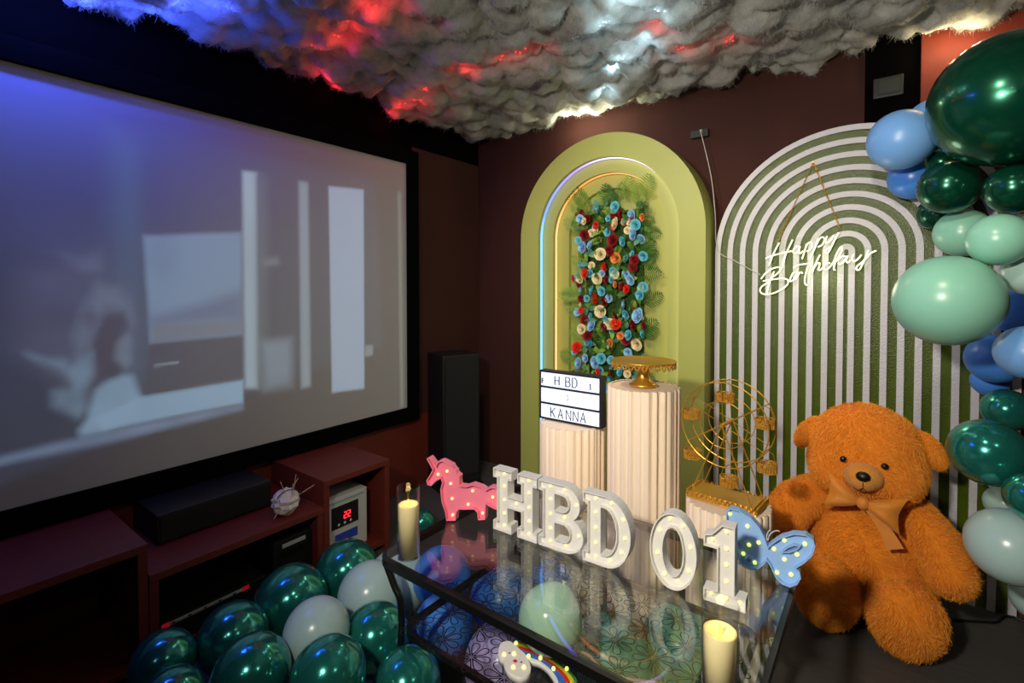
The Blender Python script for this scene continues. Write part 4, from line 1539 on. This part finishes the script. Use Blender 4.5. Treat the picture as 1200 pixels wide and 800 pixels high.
# ------------------------------------------------------------------ candles
def candle(label, x, y, fh=0.165):
    c = thing('led_candle', label, 'candle', (x, y, TZ + 0.0005), 0, 'candles in glass cylinders on the table')
    MB().lathe([(0.0355, 0.0), (0.0355, 0.218), (0.0352, 0.22), (0.0335, 0.22), (0.0332, 0.218), (0.0332, 0.005), (0.0, 0.004)], 36).build('glass_cylinder', M['glass_clear'], c, True)
    MB().lathe([(0.0, 0.0055), (0.032, 0.0055), (0.032, fh - 0.002), (0.030, fh), (0.024, fh - 0.006), (0.0, fh - 0.012)], 36).build('wax', M['wax'], c, True)
    MB().lathe([(0.0, 0), (0.0035, 0.004), (0.0042, 0.009), (0.0025, 0.017), (0.0, 0.024)], 12, (0, 0, fh - 0.008)).build('flame', M['flame'], c, True)
    lamp('candle_lamp', (x, y, TZ + fh + 0.03), 0.07, (1.0, 0.68, 0.25), 0.008)
    return c


candle('cream candle in glass cylinder at the left front table corner', -1.185, 1.03)
candle('cream candle in glass cylinder at the near right table corner', -0.252, 1.022)


# ------------------------------------------------------------------ marquee letters
def marquee(name, label, cat, loops, holes, loc, rz, material, bulbs, depth=0.04, bulbmat='bulb', br=0.0052, group=None, rimt=0.003, flip=None):
    t = thing(name, label, cat, loc, rz, group)
    for lp_ in loops:
        hs = [h for h in holes]
        me = fill2d([inset(lp_, rimt * 0.6)] + [inset(h, rimt * 0.6, True) for h in hs], depth - 0.016)
        obj('face_panel', me, material, t, loc=(0, 0.007, 0))
        m = MB()
        rim(m, lp_, rimt, -depth / 2, depth / 2 + 0.0002)
        for h in hs:
            rim(m, h, rimt, -depth / 2, depth / 2 + 0.0002, True)
        m.build('raised_rim', material, t)
    yf = -depth / 2 + 0.014
    for (x, z) in bulbs:
        o = obj('bulb', BULBM[bulbmat], None, t, loc=(x, yf - br * 0.35, z))
        o.scale = (br, br, br)
    return t


BULBM = {}
for k in ('bulb', 'bulb_bright'):
    BULBM[k] = MB().ell((0, 0, 0), (1, 1, 1), 12, 8).mesh(k, True)
    BULBM[k].materials.append(M[k])


def arc(cx, cz, rx, rz_, a0, a1, n=12):
    return [(cx + rx * math.cos(R(a0 + (a1 - a0) * k / n)), cz + rz_ * math.sin(R(a0 + (a1 - a0) * k / n))) for k in range(n + 1)]


HT = 0.215
LG = 'white marquee letters on the glass table'
# H with slab serifs, width .18
Hp = [(0, 0), (.078, 0), (.078, .032), (.062, .032), (.062, .088), (.118, .088), (.118, .032), (.102, .032), (.102, 0), (.18, 0), (.18, .032), (.164, .032), (.164, .183), (.18, .183), (.18, .215), (.102, .215), (.102, .183), (.118, .183), (.118, .127), (.062, .127), (.062, .183), (.078, .183), (.078, .215), (0, .215), (0, .183), (.016, .183), (.016, .032), (0, .032)]
Bp = [(0, 0)] + arc(.095, .06, .067, .06, -90, 60, 10) + arc(.09, .157, .06, .058, -50, 90, 10) + [(0, .215), (0, .183), (.016, .183), (.016, .032), (0, .032)]
Bh1 = [(.06, .034), (.088, .034)] + arc(.09, .061, .024, .027, -80, 80, 6) + [(.06, .088)]
Bh2 = [(.06, .128), (.085, .128)] + arc(.087, .155, .022, .026, -80, 80, 6) + [(.06, .181)]
Dp = [(0, 0)] + arc(.075, .1075, .08, .1075, -90, 90, 18) + [(0, .215), (0, .183), (.016, .183), (.016, .032), (0, .032)]
Dh = [(.06, .036)] + arc(.07, .1075, .04, .0715, -90, 90, 14) + [(.06, .179)]
Op = arc(.065, .1075, .065, .1075, 0, 360, 32)[:-1]
Oh = arc(.065, .1075, .028, .068, 0, 360, 24)[:-1]
Ip = [(0, 0), (.105, 0), (.105, .034), (.078, .034), (.078, .215), (.045, .215), (.02, .185), (0, .178), (0, .148), (.034, .148), (.034, .034), (0, .034)]


def at_tab(x0, y0):
    return (x0, y0, TZ + 0.001)


marquee('marquee_letter', 'white marquee letter H with small bulbs beside the pink unicorn', 'letter', [Hp], [], at_tab(-1.083, 1.345), R(2), M['letter_white'],
        [(.039, .018), (.039, .06), (.039, .107), (.039, .155), (.039, .197), (.09, .107), (.141, .018), (.141, .06), (.141, .107), (.141, .155), (.141, .197)], group=LG)
marquee('marquee_letter', 'white marquee letter B with small bulbs between H and D', 'letter', [Bp], [Bh1, Bh2], at_tab(-0.898, 1.353), R(3), M['letter_white'],
        [(.038, .018), (.038, .06), (.038, .107), (.038, .155), (.038, .197), (.09, .197), (.132, .158), (.09, .108), (.14, .062), (.095, .018)], group=LG)
marquee('marquee_letter', 'white marquee letter D with small bulbs right of B', 'letter', [Dp], [Dh], at_tab(-0.737, 1.360), R(2), M['letter_white'],
        [(.038, .018), (.038, .06), (.038, .107), (.038, .155), (.038, .197), (.09, .195), (.128, .155), (.132, .1), (.122, .055), (.085, .019)], group=LG)
marquee('marquee_numeral', 'white marquee number zero with small bulbs beside the one', 'number', [Op], [Oh], at_tab(-0.528, 1.372), R(3), M['letter_white'],
        [(.065 + .047 * math.cos(a), .1075 + .088 * math.sin(a)) for a in [2 * math.pi * (k + .3) / 8 for k in range(8)]], group='white marquee numbers on the glass table')
marquee('marquee_numeral', 'white marquee number one with small bulbs before the blue butterfly', 'number', [Ip], [], at_tab(-0.382, 1.385), R(3), M['letter_white'],
        [(.02, .165), (.056, .195), (.056, .15), (.056, .107), (.056, .062), (.018, .017), (.056, .017), (.09, .017)], group='white marquee numbers on the glass table')


# traced outlines stood up at their real place: local x along the plane, z up
def traced(pts, base, ang):
    """pixels -> local (x, z) on the upright plane through base with x axis turned by ang"""
    ux = Vector((math.cos(ang), math.sin(ang), 0))
    nrm = Vector((-math.sin(ang), math.cos(ang), 0))
    o = []
    for (px, py) in pts:
        d = ray(px, py)
        c = Vector((0, 0, EYE))
        p = c + d * ((Vector(base) - c).dot(nrm) / d.dot(nrm))
        v = p - Vector(base)
        o.append((v.dot(ux), v.z))
    return o


# unicorn
ub = Vector((-1.177, 1.31, TZ + 0.001))
ua = R(20)
uz = lambda L: traced([(440 + x / 4, 530 + y / 4) for x, y in L], ub, ua)
upts = uz([(248, 60), (262, 54), (290, 92), (300, 74), (318, 68), (336, 76), (350, 84), (366, 92), (374, 108), (384, 118), (388, 132), (402, 144), (400, 160), (402, 186), (430, 190), (462, 180), (500, 192), (522, 206), (546, 193), (570, 196), (580, 215), (580, 262), (588, 292), (570, 298), (545, 286), (524, 272), (520, 345), (487, 347), (484, 312), (470, 297), (396, 297), (386, 312), (382, 349), (340, 349), (334, 310), (318, 262), (312, 206), (320, 172), (314, 152), (290, 166), (270, 187), (252, 182), (247, 160), (262, 138), (276, 112)])
zmin = min(p[1] for p in upts)
upts = [(x, z - zmin) for x, z in upts]
ubul = [(x, z - zmin) for x, z in uz([(295, 138), (337, 124), (354, 182), (361, 252), (364, 328), (436, 279), (457, 216), (551, 246), (504, 320)])]
marquee('unicorn_light', 'pink unicorn marquee light with bulbs at the back left of the table', 'lamp', [upts], [], ub, ua, M['pink'], ubul, 0.03, 'bulb', 0.0055, None, 0.0035)

# butterfly
bb = Vector((-0.265, 1.575, TZ + 0.001))
ba = R(4)
bz = lambda L: traced([(700 + x / 4, 560 + y / 4) for x, y in L], bb, ba)
bp_ = bz([(800, 335), (788, 298), (764, 248), (724, 202), (665, 165), (626, 154), (605, 172), (606, 214), (624, 262), (646, 312), (660, 345), (664, 385), (672, 412), (692, 430), (722, 442), (755, 440), (782, 418), (796, 400), (812, 424), (838, 480), (868, 510), (905, 524), (938, 512), (956, 482), (950, 452), (932, 436), (972, 412), (1008, 378), (1022, 335), (1014, 304), (978, 280), (922, 274), (862, 290), (822, 316)])
zb = min(p[1] for p in bp_)
fixz = lambda L: [(x, z - zb) for x, z in L]
bh1 = fixz(bz([(872, 360), (895, 340), (925, 330), (945, 334), (930, 348), (900, 358)]))
bh2 = fixz(bz([(700, 395), (712, 386), (722, 390), (722, 402), (708, 408)]))
bbul = fixz(bz([(622, 188), (704, 246), (756, 323), (711, 333), (684, 374), (738, 416), (828, 353), (877, 313), (973, 330), (936, 379), (877, 402), (842, 464), (908, 473)]))
bf = marquee('butterfly_light', 'baby blue butterfly marquee light with bulbs beside the bear', 'lamp', [fixz(bp_)], [bh1, bh2], bb, ba, M['baby_blue'], bbul, 0.026, 'bulb_bright', 0.0058, None, 0.003)
for L in ([(800, 312), (806, 290), (822, 274), (842, 268), (856, 272)], [(796, 314), (794, 290), (800, 275), (812, 262)]):
    p = fixz(bz(L))
    MB().tube(smoothpath([(x, 0, z) for x, z in p], 4), 0.0016, 6).build('antenna', M['cord_white'], bf)

# rainbow with a smiling cloud, lying flat on the shelf
RZ = SHZ + 0.013
rb = Vector((*atZ(605, 778, RZ)[:2], RZ))
rz2 = lambda L: [(p.x - rb.x, p.y - rb.y) for p in [atZ(560 + x / 6, 700 + y / 6, RZ) for x, y in L]]
cpts = rz2([(145, 395), (165, 345), (215, 330), (255, 350), (290, 385), (335, 425), (360, 475), (372, 525), (350, 570), (300, 588), (255, 572), (215, 545), (190, 505), (180, 465), (150, 440)])
cloud = [(p.x, p.y) for p in smoothpath([(x, z, 0) for x, z in cpts], 4, True)]
rbow = thing('rainbow_light', 'small rainbow and smiling cloud marquee light lying on the table shelf', 'lamp', rb, 0)
rbow.rotation_euler = (R(-90), 0, 0)
obj('cloud_panel', fill2d([cloud], 0.022), M['cloud_white'], rbow)
for (x, z) in rz2([(185, 430), (255, 425), (250, 520), (325, 520)]):
    o = obj('bulb', BULBM['bulb'], None, rbow, loc=(x, -0.012, z))
    o.scale = (0.0065,) * 3
(ex1, ez1), (ex2, ez2), (mx1, mz1) = rz2([(222, 418), (306, 482), (262, 474)])
for (x, z) in ((ex1, ez1), (ex2, ez2)):
    MB().ell((x, -0.0115, z), (0.0026, 0.0015, 0.0026), 8, 6).build('printed_eye', M['nose'], rbow)
MB().ell((mx1, -0.0115, mz1), (0.006, 0.0016, 0.006), 10, 6).build('printed_mouth', M['c_red'], rbow)
outer = smoothpath([(x, z, 0) for x, z in rz2([(262, 318), (345, 340), (430, 392), (520, 448), (600, 500), (668, 560), (700, 610)])], 4)
inner = smoothpath([(x, z, 0) for x, z in rz2([(330, 440), (385, 462), (430, 475), (475, 505), (510, 545), (535, 585), (545, 620)])], 4)
fr_ = [('c_green', 0.0), ('c_yellow', 0.14), ('c_red', 0.34), ('c_blue', 0.56), ('cloud_white', 0.86), (None, 1.02)]
for i in range(5):
    f0_, f1_ = fr_[i][1], fr_[i + 1][1]
    lp_ = [tuple(a_.lerp(b_, f0_)[:2]) for a_, b_ in zip(outer, inner)] + [tuple(a_.lerp(b_, f1_)[:2]) for a_, b_ in list(zip(outer, inner))[::-1]]
    obj('rainbow_band', fill2d([lp_], 0.018 - 0.0006 * i), M[fr_[i][0]], rbow)
for (x, z) in rz2([(268, 348), (357, 440), (440, 455), (532, 530), (625, 530)]):
    o = obj('bulb', BULBM['bulb_bright'], None, rbow, loc=(x, -0.012, z))
    o.scale = (0.0055,) * 3

# red and white cord on the shelf
MB().tube(smoothpath([atZ(676, 762, SHZ + 0.005), atZ(690, 768, SHZ + 0.005), atZ(705, 783, SHZ + 0.005), atZ(730, 794, SHZ + 0.005), atZ(760, 799, SHZ + 0.005), atZ(800, 806, SHZ + 0.005)], 6), 0.0042, 6).build('twisted_cord', M['bead'], None, label='red and white twisted cord lying on the patterned shelf', cat='cord')

# ------------------------------------------------------------------ balloons on and under the table, and on the floor
FG = 'balloons on the floor left of the table'
BALLS = []
for (lab, mt, px, py, hpx, f) in (
    ('teal metallic balloon nearest the left bottom, before the media player', 'chrome_green', 191, 775, 68, 1),
    ('teal metallic balloon second from the left below the media player', 'chrome_green', 273, 747, 77, 1),
    ('teal metallic balloon below the black amplifier', 'chrome_green', 341, 705, 82, 1),
    ('teal metallic balloon right before the open cabinet', 'chrome_green', 406, 670, 72, 1),
    ('teal metallic balloon at the bottom edge left of the pale one', 'chrome_green', 295, 790, 86, .9),
    ('teal metallic balloon at the bottom edge below the pale one', 'chrome_green', 385, 792, 86, .88),
    ('teal metallic balloon against the left front table leg', 'chrome_green', 440, 748, 78, .97),
    ('teal metallic balloon at the bottom edge beside the lilac one', 'chrome_green', 477, 803, 80, 1),
    ('sliver of a teal balloon at the bottom left corner of the pile', 'chrome_green', 200, 822, 72, .95),
    ('pale grey balloon in the middle of the teal ones', 'pale', 371, 740, 74, .93),
    ('pale grey balloon left of the candle', 'pale', 434, 697, 74, .96),
    ('pale balloon behind the left candle, seen through the glass', 'pale', 466, 682, 74, 1),
    ('teal metallic balloon beyond the table near the unicorn', 'chrome_green', 494, 612, 30, 1),
):
    k_ = -ray(px, py).z
    add_ball(lab, mt, px, py, hpx, f * EYE / (k_ + hpx / 2 / F_PX), FG, 1.25)
UG = 'balloons under the glass table'
for (lab, mt, px, py, hpx) in (
    ('plain blue balloon under the left end of the table', 'blue_balloon', 518, 676, 68),
    ('blue balloon under the patterned shelf at the front left', 'blue_balloon', 520, 733, 70),
    ('blue balloon under the patterned shelf behind the pale green one', 'blue_balloon', 590, 706, 80),
    ('lilac balloon under the patterned shelf', 'lilac', 590, 778, 92),
    ('sea green balloon under the middle of the patterned shelf', 'teal_soft', 715, 775, 100),
    ('sea green balloon under the right end of the patterned shelf', 'teal_soft', 800, 760, 96),
    ('blue balloon at the back of the space under the table', 'blue_balloon', 645, 684, 50),
):
    k_ = -ray(px, py).z
    lo = (EYE - 0.322) / (k_ - hpx / 2 / F_PX)
    hi = EYE / (k_ + hpx / 2 / F_PX)
    add_ball(lab, mt, px, py, hpx, max(lo, hi * 0.97), UG, min(lo, hi))
settle(BALLS)
balloon('pale green balloon lying on the patterned shelf', 'mint_clear', atZ(645, 725, SHZ + 0.093), 0.092, (R(150), R(10), 0), None)

# ------------------------------------------------------------------ cotton cloud ceiling with light strips
CT = 2.60
LEDS = []   # (px, py, colour, power)
for (px, py, c, pw) in ((140, 6, 'b', 0.35), (165, 18, 'b', 0.35), (190, 24, 'b', 0.4), (218, 12, 'b', 0.6), (240, 6, 'b', 0.6), (262, 18, 'b', 0.4), (290, 0, 'b', 0.2), (85, -15, 'b', 3.0), (20, -40, 'b', 5.0), (-60, -70, 'b', 4.5),
                        (450, 6, 'r', 0.20), (434, 18, 'r', 0.20), (414, 46, 'r', 0.13), (398, 56, 'r', 0.13), (372, 62, 'r', 0.08), (378, 92, 'r', 0.16), (390, 108, 'r', 0.16), (455, 132, 'r', 0.15), (470, 122, 'r', 0.18), (488, 116, 'r', 0.2), (500, 102, 'r', 0.1), (545, 84, 'r', 0.14), (590, 74, 'r', 0.05), (610, 70, 'r', 0.05), (632, 66, 'r', 0.05),
                        (768, 43, 'r', 0.10), (800, 58, 'r', 0.08), (858, 54, 'r', 0.08),
                        (745, 2, 'c', 0.28), (725, 8, 'c', 0.2), (708, 34, 'c', 0.2), (772, 22, 'c', 0.14), (752, 58, 'c', 0.25), (730, 72, 'c', 0.28), (720, 92, 'c', 0.28), (708, 112, 'c', 0.25),
                        (678, 146, 'w', 1.2), (700, 140, 'w', 1.0), (728, 136, 'w', 0.5),
                        (1112, 40, 'a', 0.45), (1140, 32, 'a', 0.45), (1085, 52, 'a', 0.2)):
    p_ = atZ(px, py, 2.50)
    p_.y = min(p_.y, 2.86); p_.x = max(p_.x, -2.52)
    LEDS.append((p_, c, pw))
LC = {'b': ((0.05, 0.10, 1.0), 'blue'), 'r': ((1.0, 0.03, 0.03), 'red'), 'c': ((0.55, 0.85, 1.0), 'cool white'), 'w': ((1.0, 0.95, 0.70), 'warm white'), 'a': ((1.0, 0.80, 0.45), 'amber')}

cm = bpy.data.materials.new('cotton_wool')
cm.use_nodes = True
nt = cm.node_tree
b = nt.nodes['Principled BSDF']
b.inputs['Roughness'].default_value = 1.0
b.inputs['Specular IOR Level'].default_value = 0.0
tc = nt.nodes.new('ShaderNodeTexCoord')
n1 = nt.nodes.new('ShaderNodeTexNoise'); n1.inputs['Scale'].default_value = 7; n1.inputs['Detail'].default_value = 8; n1.inputs['Roughness'].default_value = 0.65
nt.links.new(tc.outputs['Object'], n1.inputs['Vector'])
cr = nt.nodes.new('ShaderNodeValToRGB')
cr.color_ramp.elements[0].position = 0.3; cr.color_ramp.elements[0].color = (0.27, 0.27, 0.265, 1)
cr.color_ramp.elements[1].position = 0.7; cr.color_ramp.elements[1].color = (0.52, 0.52, 0.47, 1)
nt.links.new(n1.outputs['Fac'], cr.inputs[0])
nt.links.new(cr.outputs[0], b.inputs['Base Color'])
n2 = nt.nodes.new('ShaderNodeTexNoise'); n2.inputs['Scale'].default_value = 24; n2.inputs['Detail'].default_value = 8; n2.inputs['Roughness'].default_value = 0.7
nt.links.new(tc.outputs['Object'], n2.inputs['Vector'])
bp = nt.nodes.new('ShaderNodeBump'); bp.inputs['Strength'].default_value = 0.5; bp.inputs['Distance'].default_value = 0.02
nt.links.new(n2.outputs['Fac'], bp.inputs['Height'])
nt.links.new(bp.outputs['Normal'], b.inputs['Normal'])

def nz2(X, Y, f, ph):
    return (np.sin(X * f + 1.7 * np.sin(Y * f * 0.9 + ph)) * np.cos(Y * f + 1.4 * np.sin(X * f * 0.8 - ph)) + 0.8 * np.sin((X * 0.7 + Y) * f * 1.3 + 1.5 * np.sin(X * f * 0.7 + 2 * ph))) / 1.8


ST = 0.0125
gx = np.arange(WX + 0.003, 1.5, ST)
gy = np.arange(-0.8, WY - 0.002, ST)
GX, GY = np.meshgrid(gx, gy)
WXs = GX + 0.010 * nz2(GX, GY, 13, 0.3) + 0.010 * nz2(GX, GY, 37, 1.2)
WYs = GY + 0.010 * nz2(GX, GY, 12, 2.1) + 0.010 * nz2(GX, GY, 41, 3.0)
KS = 0.0065
acc = np.full(GX.shape, math.exp(0.0))
for lump_step, rlo, rhi in ((0.125, 0.075, 0.125), (0.085, 0.03, 0.055)):
    yv = -0.9
    while yv < 3.1:
        xv = -2.7
        while xv < 1.6:
            x = xv + rng.uniform(-0.05, 0.05); y = yv + rng.uniform(-0.05, 0.05)
            r = rng.uniform(rlo, rhi)
            el = rng.uniform(0.75, 1.3)
            zoff = rng.uniform(-0.03, 0.015) if rlo > 0.05 else rng.uniform(-0.005, 0.045)
            i0, i1 = np.searchsorted(gx, [x - 1.6 * r, x + 1.6 * r]); j0, j1 = np.searchsorted(gy, [y - 1.6 * r, y + 1.6 * r])
            if i1 > i0 and j1 > j0:
                dx = (WXs[j0:j1, i0:i1] - x) * el; dy = (WYs[j0:j1, i0:i1] - y) / el
                q = r * r - dx * dx - dy * dy
                h = np.where(q > 0, np.sqrt(np.maximum(q, 0)) * 0.9 + zoff, -1)
                acc[j0:j1, i0:i1] += np.where(h > 0, np.exp(np.minimum(h, 0.2) / KS), 0)
            xv += lump_step
        yv += lump_step
H = 1.2 * KS * np.log(acc) - 0.015
H += 0.006 * nz2(GX, GY, 34, 0.7) + 0.003 * nz2(GX, GY, 75, 1.9) + 0.0025 * nz2(GX, GY, 150, 0.2)
H += 0.02 * nz2(GX, GY, 3.1, 4.0)
for p, c, w in LEDS:
    d2 = (GX - p.x) ** 2 + (GY - p.y) ** 2
    H -= 0.006 * np.exp(-d2 / 0.05 ** 2)
ed = np.minimum(WY - GY, GX - WX)
U = np.where((WY - GY) < (GX - WX), GX, GY)
wv = np.sin(U * 7.3 + 1.0) + 0.7 * np.sin(U * 17.1) + 0.5 * np.sin(U * 31.7 + 2) + 0.4 * np.sin(U * 67)
wdt = 0.10 + 0.035 * wv
H -= np.clip((wdt - ed) / 0.06, 0, 1) * (0.05 + 0.03 * np.clip(wv, -1, 1.5))
ZB = 2.605 - H
V = np.stack([GX, GY, ZB], -1).reshape(-1, 3)
ny_, nx_ = GX.shape
I = np.arange(nx_ * ny_).reshape(ny_, nx_)
Fa = np.stack([I[:-1, :-1], I[1:, :-1], I[1:, 1:], I[:-1, 1:]], -1).reshape(-1, 4)
me = bpy.data.meshes.new('cotton_cloud')
me.vertices.add(len(V)); me.vertices.foreach_set('co', V.astype(np.float32).ravel())
me.loops.add(Fa.size); me.loops.foreach_set('vertex_index', Fa.ravel().astype(np.int32))
me.polygons.add(len(Fa)); me.polygons.foreach_set('loop_start', np.arange(0, Fa.size, 4, dtype=np.int32))
me.polygons.foreach_set('use_smooth', np.ones(len(Fa), dtype=bool))
me.update(calc_edges=True)
cot = obj('cotton_cloud', me, cm, None, 'fluffy grey-white cotton cloud covering the ceiling', 'cotton', None, 'stuff')


def fuzz_where(P):
    v = P - np.array([0, 0, EYE])
    w = v @ np.array(_A)
    u = v @ np.array(_RT)
    near = (w > 0.8) & (np.abs(u) < 1.35 * w)
    return near / np.maximum(w, 0.8) ** 1.2


fzm = mat('cotton_fibre', (0.46, 0.46, 0.43, 1), 1.0, spec=0.0)
fur(me, 95000, 0.022, 0.00035, fzm, cot, 9, 'cotton_fibre', comb=0.25, where=fuzz_where, wild=0.8)


def cotton_z(x, y):
    i = min(max(int((x - gx[0]) / ST), 0), nx_ - 1); j = min(max(int((y - gy[0]) / ST), 0), ny_ - 1)
    return float(ZB[j, i])


# light strips: short tapes of little LEDs tucked into the cotton
names = {'b': [], 'r': [], 'c': [], 'w': [], 'a': []}
for p, c, pw in LEDS:
    names[c].append((p, pw))
EM = {k: emitmat('led_' + k, tuple(LC[k][0]) + (1,), 2.5) for k in LC}
ledlab = {'b': 'blue light strip tucked into the cotton above the screen', 'r': 'red light strip winding through the ceiling cotton', 'c': 'cool white light strip in the ceiling cotton above the green arch', 'w': 'bright warm white lights in the cotton edge over the green arch', 'a': 'amber lights at the cotton edge above the huge emerald balloon'}
for k, L in names.items():
    t = thing('light_strip', ledlab[k], 'light strip', tuple(L[0][0]), 0, None)
    o0 = Vector(L[0][0])
    for (p, pw) in L:
        for j in range(4):
            a = rng.uniform(0, 6.28)
            q = p + Vector((0.016 * (j - 1.5) * math.cos(a), 0.016 * (j - 1.5) * math.sin(a), 0.0))
            q.z = cotton_z(q.x, q.y) - 0.002
            q = q - o0
            MB().box(q.x - 0.003, q.x + 0.003, q.y - 0.003, q.y + 0.003, q.z - 0.002, q.z + 0.002).build('led', EM[k], t)
        lamp('strip_lamp', Vector((p.x, p.y, cotton_z(p.x, p.y) - 0.06)), pw * 1.5, LC[k][0], 0.015)
